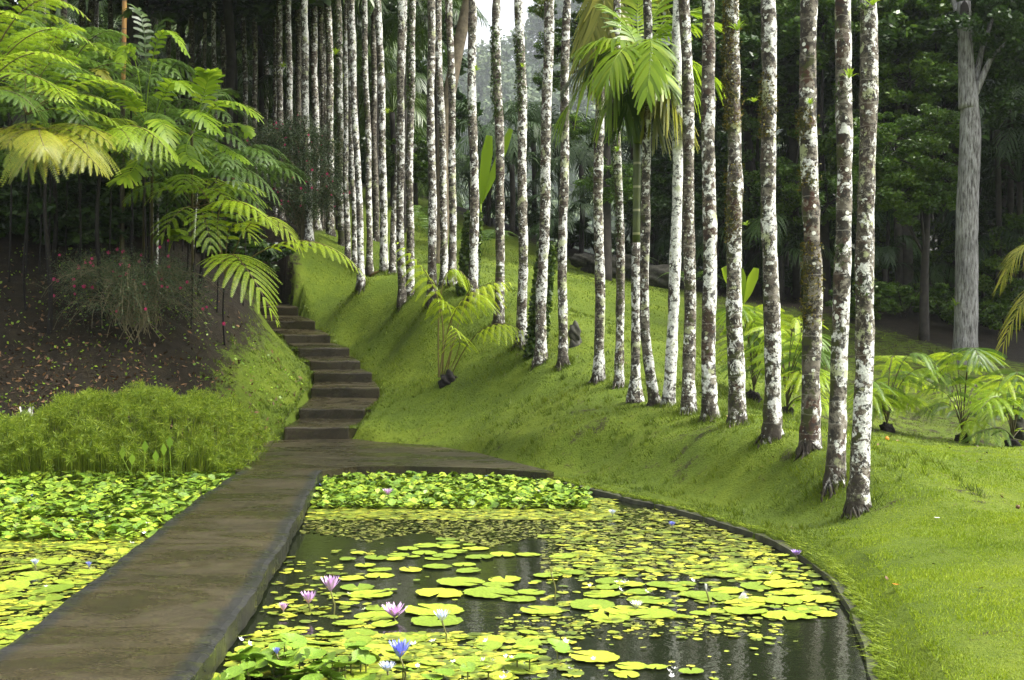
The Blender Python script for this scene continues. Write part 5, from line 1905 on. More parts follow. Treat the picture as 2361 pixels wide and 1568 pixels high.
for (vx, vy) in SPOTS:
    d = Dz(vy, .06)
    o = bpy.data.objects.new("star_flower", STAR)
    COL.objects.link(o)
    o.location = W(vx, vy, d)
    s = rng.uniform(.018, .028) * (1 + max(0, d - 10) * .03)
    o.scale = (s, s, s)
    o.rotation_euler = (rng.normal(0, .4), rng.normal(0, .4), rng.uniform(0, 6))
    tag(o, "tiny white star-shaped flower among the small floating leaves", "flower", "tiny white flowers on the pond")

# ------------------------------------------------------------------ epiphytes on the trunks
def bromeliad(vx, vy, d, size, mat, label, n=12):
    p = W(vx, vy, d)
    t = thing("bromeliad", label, "bromeliad", p, "small plants growing on the trunks")
    m = MB()
    for k in range(n):
        az = k * 2.4
        e = rng.uniform(.2, 1.2)
        dd = np.array((math.cos(az) * math.cos(e), math.sin(az) * math.cos(e), math.sin(e)))
        q = nrm(np.cross(dd, (0, 0, 1.0))) * size * .09
        a, b, c = p, p + dd * size * .6 + (0, 0, size * .08), p + dd * size + (0, 0, -size * .15)
        m.add(np.array([a - q * .6, a + q * .6, b - q, b + q, c]), [(0, 1, 3, 2)], [(2, 3, 4)])
    m.build("leaves", mat, t)


for args in [(1738, 236, 16.4, .13, M['palm_lime'], "bright yellow bromeliad on the left side of the white-blotched trunk"),
             (1958, 180, 14.1, .14, M['leaf_fresh'], "leafy tuft half way up the brown and white trunk near the right end"),
             (2012, 12, 13.1, .13, M['palm_lime'], "yellow-green tuft at the very top of the right end trunk"),
             (893, 262, 35.2, .22, M['palm_lime'], "yellow bromeliad on the bright white trunk of the left slope"),
             (774, 126, 39.2, .28, M['palm_lime'], "lime bromeliad near the top of the mossy dark trunk"),
             (795, 182, 39.2, .2, M['palm_lime'], "small yellow bromeliad just below the lime one on the mossy trunk"),
             (652, 155, 40.6, .24, M['leaf_fresh'], "green bromeliad on the grey-brown trunk above the shrub"),
             (1204, 155, 26.3, .12, M['palm_lime'], "yellow-green tuft on the black and white trunk left of the grey rust one"),
             (1700, 70, 17.8, .2, M['leaf_fresh'], "drooping green tuft at the top of the mossy trunk"),
             (1868, 240, 15.3, .10, M['palm_lime'], "small yellow tuft on the left of the red-brown trunk"),
             (1720, 520, 17.8, .10, M['leaf_fresh'], "green sprig half way down the mossy trunk's right side"),
             (1422, 350, 22.0, .14, M['leaf_fresh'], "green sprig on the thin brown mossy trunk"),
             (1098, 163, 29.3, .16, M['leaf_fresh'], "green sprig sticking out right of the pale trunk with ivy"),
             (2203, 705, 33.0, .30, M['leaf_fresh'], "yellow-green sprig low on the left of the big grey trunk")]:
    bromeliad(*args)
# moss tufts on trunks (parts of their palms)
for idx, bands in {2: [(250, 330, 1), (380, 440, .7), (560, 760, 1.2)], 4: [(0, 300, 1.5), (380, 560, .8)], 3: [(170, 320, .9)], 0: [(0, 30, .5), (640, 680, .4)], 1: [(190, 240, .5), (560, 620, .4)],
                   8: [(300, 560, .9)], 12: [(80, 260, .8)], 13: [(60, 270, .9)], 5: [(900, 965, .4)], 14: [(230, 290, .6)], 53: [(20, 250, 1)], 61: [(0, 420, 1.4)], 62: [(0, 120, .8)]}.items():
    root, pts, r = PALMS[idx]
    d = root.location.y
    m = MB()
    for (y0, y1, dn) in bands:
        n = int((y1 - y0) * 3.0 * dn)
        z = CAMZ - (rng.uniform(y0, y1, n) - CY) / FV * d - root.location.z
        az = rng.normal(R(200), 1.1, n)
        rr = r * rng.uniform(.95, 1.2 + .5 * vnoise(z, z * 0, 3.0, 2), n)
        cx_ = np.interp(z, pts[:, 2], pts[:, 0])
        cy_ = np.interp(z, pts[:, 2], pts[:, 1])
        cards(m, np.stack([cx_ + np.cos(az) * rr, cy_ + np.sin(az) * rr, z], 1), .022 if d < 25 else .035, aspect=2.2)
    o = m.build("moss_clumps", M['moss'] if idx in (2, 4, 3) else M['ivy'], root)
    o.matrix_parent_inverse = Matrix()


# ------------------------------------------------------------------ background trees
def crown_mesh(seed, n=5200, clumps=46, leaf=.055, flat=.8):
    rr = np.random.default_rng(seed)
    c = nrm(rr.normal(size=(clumps, 3))) * (rr.uniform(.25, 1, (clumps, 1)) ** .6)
    c[:, 2] *= flat
    rad = rr.uniform(.13, .30, clumps)
    k = rr.integers(0, clumps, n)
    off = nrm(rr.normal(size=(n, 3))) * (rr.uniform(0, 1, (n, 1)) ** .45) * rad[k][:, None]
    off[:, 2] *= .65
    m = MB()
    cards(m, c[k] + off, leaf, nbias=np.array((0, 0, .9)), aspect=1.9)
    me = m.mesh("crown", False)
    return me, c


CM = [crown_mesh(s) for s in (1, 2, 3)]
CF = [crown_mesh(s, 3800, 34, .085) for s in (11, 12)]


def leafy_tree(label, vx, d, crowns, r=.16, bark=None, leaf=None, group="leafy trees behind the palm row", ground=True, name="broadleaf_tree", meshes=None, vtrunk=None):
    X = (vx - CX) / FV * d
    z = gz(X, d)
    t = thing(name, label, "tree", (X, d, z), group)
    m = MB()
    p0 = np.array((X, d, z - .3))
    cs = [(W(a, b, d + dd), R_) for a, b, dd, R_ in crowns]
    topc = max(cs, key=lambda q: q[0][2])[0]
    stem = np.array([p0, p0 + (topc - p0) * (.05, .05, .35), p0 + (topc - p0) * (.35, .35, .7), topc])
    ln = dens(stem, .5)
    m.tube(ln, np.linspace(r * 1.3, r * .35, len(ln)), 10)
    m.build("trunk", bark or M['dark_bark'], t)
    for k, (c, R_) in enumerate(cs):
        me, cl = (meshes or CM)[k % len(meshes or CM)]
        m = MB()
        s = ln[int(len(ln) * (.45 + .1 * (k % 4)))]
        lc = dens(np.array([s, (s + c) / 2 + (0, 0, .25), c]), .4)
        m.tube(lc, np.linspace(r * .45, r * .12, len(lc)), 6)
        for q in range(0, len(cl), 4):
            e = c + cl[q] * R_
            m.tube(np.array([c, (c + e) / 2 + (0, 0, .1), e]), [r * .14, r * .09, r * .04], 4, False)
        m.build("limb", bark or M['dark_bark'], t)
        o = bpy.data.objects.new("crown", me)
        if not me.materials:
            me.materials.append(leaf or M['leaf_dark'])
        if leaf:
            o.material_slots[0].link = 'OBJECT'
            o.material_slots[0].material = leaf
        COL.objects.link(o)
        o.parent = t
        o.location = Vector(c) - t.location
        o.rotation_euler = (0, 0, k * 1.9 + vx)
        o.scale = (R_, R_, R_ * .9)
    return t


# big grey trunk with a broken top, right
D0 = 33.0
X = (2225 - CX) / FV * D0
bt_ = thing("grey_tree", "massive pale grey tree trunk with a broken hollow limb stub, right side", "tree", (X, D0, gz(X, D0)))
m = MB()
c = dens(np.array([(X, D0, gz(X, D0) - .3), W(2226, 820, D0), W(2229, 700, D0), W(2230, 500, D0), W(2238, 320, D0), W(2235, 190, D0)]), .2)
tt = np.linspace(0, 1, len(c))
rad = np.interp(tt, [0, .05, .12, .3, .6, .85, 1], [.42, .36, .30, .285, .27, .26, .18])[:, None] * (1 + .05 * np.cos(5 * np.linspace(0, 2 * np.pi, 18, endpoint=False) + 1))[None]
rad = rad * (1 + .015 * rng.normal(size=rad.shape))
m.tube(c, rad, 18)
m.build("trunk", M['grey_bark'], bt_)
m = MB()
c = dens(np.array([W(2232, 250, D0), W(2228, 150, D0), W(2224, 60, D0), W(2222, 5, D0)]), .12)
m.tube(c, np.interp(np.linspace(0, 1, len(c)), [0, .5, 1], [.24, .19, .17]), 14)
m.build("broken_limb", M['grey_bark'], bt_)
m = MB()
u_ = W(2224, 25, D0 - .165)
blob(m, u_, (.11, .03, .26), 2, 10, .06)
m.build("hollow", M['fernroot'], bt_)  # black blob paints the shade inside the limb's hollow
m = MB()
for e in [(2290, 40, 33.5), (2330, 90, 33), (2180, -80, 34)]:
    c = dens(np.array([W(2240, 230, D0), (W(2240, 230, D0) + W(*e)) / 2 + (0, 0, .3), W(*e)]), .3)
    m.tube(c, np.linspace(.12, .04, len(c)), 7)
m.build("limb", M['grey_bark'], bt_)
for k, (a, b, dd, R_) in enumerate([(2300, 60, 0, 1.4), (2330, 200, 1, 1.2), (2200, -120, 1, 1.8), (2380, -60, 1, 1.8)]):
    o = link("crown", CM[k % 3][0], M['leaf_dark'], bt_)
    o.matrix_parent_inverse = Matrix()
    o.location = Vector(W(a, b, D0 + dd)) - bt_.location
    o.scale = (R_, R_, R_)

TREES = [
    ("bushy dark green tree filling the gap left of the big grey trunk", 2130, 37, [(2110, 380, 0, 1.3), (2050, 330, .6, 1.2), (2170, 430, -.5, 1.0), (2080, 450, -.6, 1.1), (2020, 420, .5, 1.1), (2160, 300, .5, 1.0), (2190, 420, -.3, .6)], .12),
    ("tall dark tree topping the picture between the right end palm and the grey trunk", 2090, 43, [(2080, 60, 0, 2.0), (2160, 130, 0, 1.8), (2150, 0, 1, 2.2), (2050, -80, 1, 2.4), (2100, 190, -1, 1.5)], .2),
    ("dark tree behind the red-brown trunk, its crown seen in strips between the palms", 1900, 44, [(1900, 60, 0, 2.0), (1840, 10, 1, 2.0), (1940, 330, 0, 1.6), (1830, 420, 0, 1.5), (1910, 470, -1, 1.3)], .2),
    ("dark tree with hanging boughs behind the mossy trunk of the front row", 1740, 46, [(1740, 60, 0, 2.1), (1660, -20, 1, 2.3), (1760, 260, 0, 1.6), (1690, 400, 0, 1.6), (1750, 520, -1, 1.2)], .2),
    ("rounded dark tree against the mist right of the lime palm's stem", 1560, 45, [(1545, 400, 0, 1.6), (1600, 330, 0, 1.7), (1500, 480, -.5, 1.3), (1600, 470, 0, 1.5), (1460, 420, .5, 1.0)], .2),
    ("open-crowned tree with leafy boughs hanging in front of the misty hill", 1395, 42, [(1345, 60, 0, 1.0), (1290, 110, 0, .8), (1265, 185, 0, .55), (1320, 290, 0, .6), (1400, 300, 0, .7), (1410, 420, 0, 1.1), (1250, 20, .5, .5), (1390, -60, 0, 1.4)], .19),
    ("dark tree at the right picture edge behind the grey trunk", 2350, 44, [(2345, 160, 0, 2.0), (2400, 40, 0, 2.2), (2310, 480, 0, 1.6), (2420, 350, 0, 2.0)], .2),
    ("small round bush of fresh green leaves against the mist on the left slope's crest", 958, 50, [(955, 345, 0, 1.1), (975, 380, 0, 1.0), (930, 390, 0, 1.0)], .1),
    ("tall tree behind the dim stand at the top left", 200, 58, [(180, 60, 0, 3.0), (330, -40, 0, 3.2), (40, -60, 0, 3.2), (120, 250, 0, 2.5)], .25),
    ("tall dark tree behind the left slope's white trunks", 640, 60, [(600, 200, 0, 3.0), (720, 120, 0, 3.0), (520, 40, 0, 3.0), (760, 330, -1, 2.3), (640, 380, -1, 2.3), (820, 40, 0, 2.4), (860, 330, -1, 1.6)], .25),
    ("undergrowth tree low in the shade left of the grey trunk's foot", 2090, 45, [(2060, 600, 0, 1.1), (2140, 560, 0, 1.2), (2030, 530, 0, 1.2)], .1),
    ("undergrowth tree low in the shade at the right picture edge", 2330, 42, [(2300, 640, 0, 1.2), (2370, 560, 0, 1.4), (2340, 700, 0, .9)], .1),
]
for k, tr in enumerate(TREES):
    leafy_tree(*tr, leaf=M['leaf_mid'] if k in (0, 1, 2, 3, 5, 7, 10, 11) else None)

UND = [(-30, 480, 28.6), (60, 490, 28.8), (140, 500, 28.6), (215, 490, 29.2), (300, 510, 29.4), (120, 430, 30), (-20, 470, 31), (70, 450, 31.5), (160, 455, 31), (250, 470, 31.5), (340, 470, 32), (430, 490, 32), (500, 530, 33), (10, 410, 33), (200, 410, 33.5), (380, 420, 34), (560, 560, 35.5)]  # added dark bushes standing in for plain shade under the ferns
for k, (vx, vy, d) in enumerate(UND + [(1650 + q * 56, 690 + (q * 37 % 40), 45 + (q * 3 % 5)) for q in range(14)] + [(1990 + q * 47, 740, 39 + (q * 3 % 5)) for q in range(9)] + [(1130 + q * 62, 555 + q * 14, 51) for q in range(8)]):
    X = (vx - CX) / FV * d
    z = gz(X, d)
    left = k < len(UND)
    t = thing("undergrowth_bush", "dark bush added in place of plain black shade under the tree ferns" if left else "low dark bush along the foot of the forest behind the lawn", "bush", (X, d, z),
              "bushes added for the shade under the tree ferns" if left else "bushes at the foot of the forest")
    m = MB()
    for q in range(5):
        az = q * 1.26 + k
        m.tube(np.array([(X, d, z - .1), (X + .3 * math.cos(az), d + .3 * math.sin(az), z + .5), (X + .6 * math.cos(az), d + .6 * math.sin(az), z + .9)]), [.025, .018, .01], 5, False)
    m.build("stems", M['dark_bark'], t)
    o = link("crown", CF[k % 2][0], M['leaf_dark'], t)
    o.matrix_parent_inverse = Matrix()
    o.location = (0, 0, .65)
    if k >= len(UND) + 14 and vx > 1900:
        o.material_slots[0].link = 'OBJECT'
        o.material_slots[0].material = M['leaf_mid']
    R_ = (1.25 if left else .8) * (.85 + .1 * (k % 4))
    o.scale = (R_ * 1.2, R_, R_ * .8)
    o.rotation_euler = (0, 0, k)

# big leaning brown trunk among the back palms
X = (1008 - CX) / FV * 38
t = thing("leaning_tree", "thick brown trunk bending right behind the paired white palm trunks", "tree", (X, 38, gz(X, 38)))
m = MB()
c = dens(np.array([(X, 38, gz(X, 38) - .3), W(1018, 520, 38), W(1022, 380, 38), W(1030, 250, 38), W(1052, 130, 38), W(1080, 0, 38), W(1110, -150, 38)]), .3)
m.tube(c, np.linspace(.24, .15, len(c)), 12)
m.build("trunk", M['brown_bark'], t)
o = link("crown", CM[1][0], M['leaf_dark'], t)
o.matrix_parent_inverse = Matrix()
o.location = Vector(W(1120, -220, 38)) - t.location
o.scale = (2, 2, 1.6)

# understorey palms in the background: short trunk and a spray of dark fronds
UC = []
for k in range(3):
    m = MB()
    for j in range(13):
        az = j * 2.4 + k * .7
        el = [1.3, .9, .5, .2][j % 4]
        dv = np.array((math.cos(az), math.sin(az), 0))
        palm_frond(m, through((0, 0, 0), dv * .5 + (0, 0, .5 * el), dv + (0, 0, el * .5 - .35)), 24, .32, .022, .15, .7, .15, seg=2, stalk=.012)
    UC.append(m.mesh("crown"))
UPALM = [(1125, 330, 50, 2.2), (1180, 380, 49, 2.2), (1230, 330, 52, 2.3), (1290, 340, 54, 2.6), (1340, 380, 50, 2.2), (1400, 470, 49, 2.0), (1460, 380, 53, 2.2), (1510, 520, 48, 1.8), (1085, 420, 50, 2.2),
         (960, 420, 54, 2.4), (900, 330, 56, 2.6), (1000, 440, 54, 2.2), (1650, 560, 46, 2.0), (1720, 480, 48, 2.2), (1800, 590, 44, 2.0), (1860, 300, 48, 2.5), (1950, 220, 47, 2.6), (1990, 560, 45, 2.0), (2110, 250, 46, 2.4),
         (2060, 400, 48, 2.3), (2180, 330, 45, 2.6), (2300, 300, 42, 2.8), (2350, 420, 42, 2.4), (2290, 560, 43, 2.0), (2140, 640, 44, 1.8), (2040, 620, 43, 1.6), (820, 180, 55, 2.6), (880, 120, 52, 2.6), (930, 240, 53, 2.4),
         (760, 60, 56, 2.8), (580, 140, 54, 2.8), (540, 220, 52, 2.6), (600, 330, 52, 2.6), (450, 130, 55, 2.8), (680, 30, 57, 2.8), (1300, 520, 47, 1.7), (1200, 470, 51, 1.8), (1560, 590, 46, 1.7), (850, 250, 60, 2.4), (480, 350, 50, 2.4), (350, 200, 52, 2.6), (250, 110, 54, 2.6), (60, 200, 52, 2.6), (130, 60, 56, 2.6), (600, 60, 46, 2.6), (690, 20, 45, 2.6), (780, -10, 44, 2.6), (865, 40, 45, 2.4), (930, 90, 46, 2.0), (540, 120, 46, 2.4), (655, 200, 47, 2.2), (820, 200, 48, 2.2), (745, 130, 47, 2.4), (905, 260, 50, 2.0), (1005, 40, 44, 1.8), (520, 10, 45, 2.6), (420, 40, 46, 2.6)]
for k, (vx, vy, d, s) in enumerate(UPALM):
    p = W(vx, vy, d)
    z = gz(p[0], d)
    lab = "dark feathery palm in the misty backdrop between the ridge trunks" if 1050 < vx < 1620 else ("dark drooping palm in the forest on the right" if vx >= 1620 else "shaded palm with hanging fronds in the left stand")
    t = thing("forest_palm", lab, "palm tree", (p[0], d, z), "dark palms of the backdrop" if 1050 < vx < 1620 else ("dark palms of the right forest" if vx >= 1620 else "shaded palms of the left stand"))
    m = MB()
    top = max(p[2], z + .4)
    m.tube(dens(np.array([(p[0], d, z - .3), (p[0] + .05, d, (z + top) / 2), (p[0], d, top)]), .4), .10, 8)
    m.build("trunk", M['dark_bark'], t)
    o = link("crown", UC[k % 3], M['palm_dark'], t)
    if vx < 1050:
        o.material_slots[0].link = 'OBJECT'
        o.material_slots[0].material = M['palm_green']
    o.matrix_parent_inverse = Matrix()
    o.location = (0, 0, top - z)
    o.scale = (s, s, s)
    o.rotation_euler = (0, 0, k * 1.3)

# slender dark stems of the right forest
for k in range(30):
    vx = [1640, 1668, 1725, 1748, 1815, 1838, 1905, 1985, 2030, 2045, 2062, 2078, 2092, 2110, 2128, 2150, 2170, 2185, 2268, 2285, 2300, 2312, 2330, 2345, 2358, 1550, 1600, 1500, 1460, 2200][k]
    d = 43 + (k * 5 % 11)
    X = (vx - CX) / FV * d
    z = gz(X, d)
    t = thing("forest_tree", "slender dark stem in the deep shade of the right forest", "tree", (X, d, z), "slender stems of the right forest")
    m = MB()
    hgt = 8 + k % 5
    m.tube(dens(np.array([(X, d, z - .3), (X + .1 * math.sin(k), d, z + 3), (X + .35 * math.sin(k * 2), d, z + hgt)]), .6), .06 + .05 * (k % 3), 7)
    m.build("trunk", M['dark_bark'], t)
    o = link("crown", CF[k % 2][0], M['leaf_dark'], t)
    o.matrix_parent_inverse = Matrix()
    o.location = (.35 * math.sin(k * 2), 0, hgt)
    R_ = 1.6 + .3 * (k % 3)
    o.scale = (R_, R_, R_ * .8)

# yellow-green frond at the right picture edge
t = thing("palm_frond_plant", "palm at the right picture edge with yellowing fronds reaching in", "palm tree", W(2480, 900, 26))
frondset(t, [((2480, 640, 26), (2390, 560, 25.6), (2310, 650, 25.4), dict()), ((2480, 700, 26), (2400, 650, 25.6), (2315, 790, 25.2), dict()), ((2480, 640, 26), (2420, 560, 26.2), (2335, 580, 26.2), dict())],
         'palm', M['palm_olive'], n=26, ll=.5, wid=.03, droop=.8)
m = MB()
p = W(2480, 640, 26)
m.tube(dens(np.array([(p[0], 26, gz(p[0], 26) - .2), p]), .3), .1, 8)
m.build("trunk", M['dark_bark'], t)

# bracken-like ferns at the foot of the hill lawn
for k, (vx, d) in enumerate([(960, 47), (985, 46), (1000, 44), (1125, 44), (1110, 43), (1455, 45), (1590, 42)]):
    X = (vx - CX) / FV * d
    z = gz(X, d)
    t = thing("ground_fern", "clump of green ferns at the back edge of the hill lawn", "fern", (X, d, z), "ferns at the back edge of the lawn")
    for j in range(9):
        az = j * 2.4 + k
        dv = np.array((math.cos(az), math.sin(az), 0))
        m = MB()
        fern_frond(m, through((X, d, z), np.array((X, d, z)) + dv * .45 + (0, 0, .75), np.array((X, d, z)) + dv * 1.1 + (0, 0, .55)), 10, .28, pn=8, wid=.04)
        m.build("frond", M['fern_green'], t)

# ------------------------------------------------------------------ far misty hill and its wood
hx, hy = np.meshgrid(np.linspace(-600, 660, 70), np.linspace(300, 1120, 50))


def hill_h(x, y):
    return 2 + 232 / (1 + np.exp(-(y - 670) / 68)) * (1 - .27 * np.exp(-((x + 42) / 85) ** 2)) + 10 * np.sin(x * .0225) + 8 * np.sin(x * .05 + y * .0225)


m = MB()
hz = hill_h(hx, hy) - 14 * (hy < 320)
a, b = hx.shape
i = (np.arange(a - 1)[:, None] * b + np.arange(b - 1)[None]).ravel()
m.add(np.stack([hx.ravel(), hy.ravel(), hz.ravel()], 1), np.stack([i, i + 1, i + b + 1, i + b], 1))
tag(m.build("hill", M['ground']), kind="structure")
at = bpy.data.objects["hill"].data.attributes.new("soil", 'FLOAT', 'POINT')
at.data.foreach_set("value", np.full(a * b, .9, np.float32))
m = MB()
for k in range(640):
    y = rng.uniform(420, 820)
    x = rng.uniform(-.15, .22) * y
    zt = hill_h(x, y)
    rad = rng.uniform(7, 16)
    hgt = rng.uniform(14, 38)
    m.tube(np.array([(x, y, zt - .5), (x + .6, y, zt + hgt)]), [.8, .4], 5, False)
    n = 330
    cl = nrm(rng.normal(size=(12, 3))) * rng.uniform(.3, 1, (12, 1)) * rad * (1, 1, .9)
    q = rng.integers(0, 12, n)
    cen = np.array((x, y, zt + hgt)) + cl[q] + nrm(rng.normal(size=(n, 3))) * rng.uniform(0, 1, (n, 1)) ** .5 * rad * .42
    cards(m, cen, 1.6, nbias=np.array((0, -.3, .8)), aspect=1.6)
o = m.build("far_wood", M['leaf_far'], smooth=False)
tag(o, "far wood on the misty hillside", "wood", kind="stuff")


# the forest walls behind the two stands
def forest_tree(vx, d, top, R0, label, group, seed):
    rr = np.random.default_rng(seed)
    X = (vx - CX) / FV * d
    z = gz(X, d)
    t = thing("forest_tree", label, "tree", (X, d, z), group)
    m = MB()
    m.tube(dens(np.array([(X, d, z - .4), (X + rr.normal(0, .3), d, z + top * .5), (X + rr.normal(0, .6), d, z + top)]), .8), np.array(.18), 8)
    m.build("trunk", M['dark_bark'], t)
    for q in range(5):
        me, cl = CF[q % 2]
        o = bpy.data.objects.new("crown", me)
        if not me.materials:
            me.materials.append(M['leaf_dark'])
        if vx > 1500 and seed % 2:
            o.material_slots[0].link = 'OBJECT'
            o.material_slots[0].material = M['leaf_mid']
        COL.objects.link(o)
        o.parent = t
        f = q / 4
        o.location = (rr.normal(0, R0 * .45), rr.normal(0, R0 * .3), R0 * .5 + f * (top - R0 * .3))
        s_ = R0 * rr.uniform(.8, 1.15)
        o.scale = (s_, s_, s_ * .95)
        o.rotation_euler = (0, 0, rr.uniform(0, 6))


for k in range(19):
    vx = -330 + k * 66
    forest_tree(vx, 62 + (k * 7 % 5) * 2.5, 17 + (k * 5 % 4) * 2 - (4 if vx > 780 else 0), 4.0, "tall dark forest tree closing the view behind the dim left stand", "forest trees behind the left stand", 300 + k)
for k, (x_, y_, h_) in enumerate([(-16, 37, 14), (-11.5, 38, 14), (-9.5, 42, 14), (-19, 41, 15), (-14, 46, 16), (-22, 36, 14), (-8, 47, 16), (-13, 33.5, 13)]):  # added for their shade, crowns above the view
    zt = gz(x_, y_)
    t = thing("forest_tree", "tree added to shade the left bank, its crown out of view above the ferns", "tree", (x_, y_, zt), "trees added to shade the left bank")
    m = MB()
    m.tube(dens(np.array([(x_, y_, zt - .4), (x_ + .3, y_, zt + 5), (x_ + .2, y_ - .5, h_)]), .6), .16, 8)
    m.build("trunk", M['dark_bark'], t)
    for q in range(5):
        o = link("crown", CF[q % 2][0], M['leaf_dark'], t)
        o.matrix_parent_inverse = Matrix()
        az = q * 1.26 + k
        o.location = (2.6 * math.cos(az), 2.6 * math.sin(az) - 1, h_ - zt + (q % 2))
        o.scale = (3.2, 3.2, 1.9)
        o.rotation_euler = (0, 0, az * 2)
for k, (x_, y_, h_) in enumerate([(22, 41, 16), (24, 33, 15), (27, 40, 16), (21, 47, 16), (19.5, 34, 13)]):  # out of view, added to shade the slope behind the ferns
    zt = gz(x_, y_)
    t = thing("forest_tree", "unseen tree beyond the right picture edge, added to shade the slope behind the ferns", "tree", (x_, y_, zt), "unseen trees added to shade the right slope")
    m = MB()
    m.tube(dens(np.array([(x_, y_, zt - .4), (x_ + .3, y_, zt + 5), (x_ + .2, y_ - .5, h_)]), .6), .18, 8)
    m.build("trunk", M['dark_bark'], t)
    for q in range(6):
        o = link("crown", CF[q % 2][0], M['leaf_dark'], t)
        o.matrix_parent_inverse = Matrix()
        az = q * 1.26 + k
        o.location = (2.3 * math.cos(az), 2.3 * math.sin(az), h_ - zt - 1 + (q % 3) * 1.6)
        o.scale = (3.2, 3.2, 2.4)
        o.rotation_euler = (0, 0, az * 2)
for k in (0, 2, 3, 5, 7, 8, 10, 12, 13, 14):
    vx = 1640 + k * 62
    forest_tree(vx, 58 + (k * 7 % 5) * 2.5, 15 + (k * 5 % 4) * 2, 3.6, "tall dark forest tree closing the view behind the right forest stems", "forest trees behind the right stems", 400 + k)

# ------------------------------------------------------------------ grass, ground litter and small things
def grass_points(n, x0, x1, y0, y1, dens_fn=None):
    x, y = rng.uniform(x0, x1, n), rng.uniform(y0, y1, n)
    vis = (np.abs(x) / y < .43)
    x, y = x[vis], y[vis]
    sp = sdist(POND, x, y)
    sl = sdist(LAND, x, y)
    _, xl, xr = stair_z(x, y)
    on = (y > 25) & (y < 37.2) & (x > xl + .10 + .06 * np.sin(y * 9)) & (x < xr - .10 - .06 * np.sin(y * 7))
    s = soil_amount(x, y)
    k = (sp > .04) & (sl > .0) & ~on & (rng.uniform(size=len(x)) > np.clip(s * 1.15, 0, .985))
    x, y = x[k], y[k]
    return x, y, ground_z(x, y)


def blades(m, x, y, z, L, w):
    k = len(x)
    az = rng.uniform(0, 2 * np.pi, k)
    ln = rng.uniform(0, 1, k) * .8 + .25
    Lh = rng.uniform(*L, k) * (.45 + 1.2 * np.clip(vnoise(x, y, 2.4, 3) * 1.6 - .3, 0, 1) * (.5 + .8 * vnoise(x, y, .7, 2)))
    d = np.stack([np.cos(az) * ln, np.sin(az) * ln, np.ones(k)], 1)
    d = nrm(d) * Lh[:, None]
    q = np.stack([-np.sin(az + 1), np.cos(az + 1), np.zeros(k)], 1) * w
    p = np.stack([x, y, z - .006], 1)
    m.tris(p - q, p + q, p + d)


m, mm = MB(), MB()
for (n, box, L, w) in [(150000, (1.7, 6.4, 6.2, 12.5), (.014, .030), .0045), (110000, (.4, 7.2, 12, 19), (.016, .034), .0065), (90000, (-5, 9, 18.5, 30), (.022, .048), .009), (60000, (-6, 12, 27, 46), (.03, .06), .014),
                       (20000, (-9.5, -3.8, 22.3, 30), (.03, .07), .010)]:
    x, y, z = grass_points(n, *box)
    # the bright lawn lies right of the palm row; bank and slope turf has shade put into its colour
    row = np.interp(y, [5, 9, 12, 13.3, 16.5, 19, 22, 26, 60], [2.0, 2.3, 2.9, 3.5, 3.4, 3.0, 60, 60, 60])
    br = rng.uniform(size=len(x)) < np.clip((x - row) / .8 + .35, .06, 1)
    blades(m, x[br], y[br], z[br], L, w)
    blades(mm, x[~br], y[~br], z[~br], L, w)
# scattered coarse tufts
for (n, box, L, w, tgt) in [(260, (1.8, 6.4, 6.5, 13), (.03, .06), .005, 0), (900, (-1.5, 5, 13, 23), (.06, .13), .007, 1), (500, (-5, 6, 21, 32), (.06, .12), .009, 1), (160, (-6.2, -3.8, 24, 30), (.06, .13), .009, 1)]:
    x, y, z = grass_points(n, *box)
    x, y = np.repeat(x, 14) + rng.normal(0, .035, len(x) * 14), np.repeat(y, 14) + rng.normal(0, .035, len(y) * 14)
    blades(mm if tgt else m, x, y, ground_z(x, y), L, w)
for k in range(len(ST) - 2):                    # turf creeping over the ends of the steps
    for side in (0, 1):
        a_, b_ = ST[k][side], ST[k + 1][side]
        t_ = rng.uniform(0, 1, 420)
        x = a_[0] + (b_[0] - a_[0]) * t_ + rng.normal(0, .06, 420) + (.03 if side else -.03)
        y = a_[1] + (b_[1] - a_[1]) * t_
        zz = np.maximum(ground_z(x, y), ST[k][:, 2].mean() - .02)
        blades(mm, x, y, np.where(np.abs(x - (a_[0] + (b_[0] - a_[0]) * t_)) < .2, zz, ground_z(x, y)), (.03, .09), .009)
for i, sp_ in enumerate(FRONT + BACK[:10]):
    X, d = (sp_[0] - CX) / FV * sp_[2], sp_[2]
    k = 260
    az, r_ = rng.uniform(0, 6.28, k), sp_[4] / FV * d * .5 + .03 + np.abs(rng.normal(0, .09, k))
    x, y = X + np.cos(az) * r_, d + np.sin(az) * r_
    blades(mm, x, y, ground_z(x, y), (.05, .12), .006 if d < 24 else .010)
tag(mm.build("shaded_turf", M['turf'], smooth=False), "turf coloured darker for shade on the bank and the slope under the palms", "grass", kind="stuff")
# longer fringe hanging over the pond edge
e = dens(np.array(RIM[:14]), .0022)
e = e + rng.normal(0, .045, e.shape) + (.08, 0)
k = len(e)
ez = ground_z(e[:, 0], e[:, 1])
ez = np.maximum(ez, .08)
az = rng.uniform(0, 6.28, k)
p = np.column_stack([e, ez])
lng = np.interp(e[:, 1], [6, 11, 13, 20], [.62, .55, .45, .40])
dl = np.stack([-.07 + .06 * np.cos(az), .04 * np.sin(az), rng.uniform(-.03, .055, k)], 1) * lng[:, None]
q = np.stack([-np.sin(az), np.cos(az), np.zeros(k)], 1) * .004
m.tris(p - q, p + q, p + dl)
o = m.build("grass", M['grass'], smooth=False)
tag(o, "short green lawn grass covering the banks", "grass", kind="stuff")

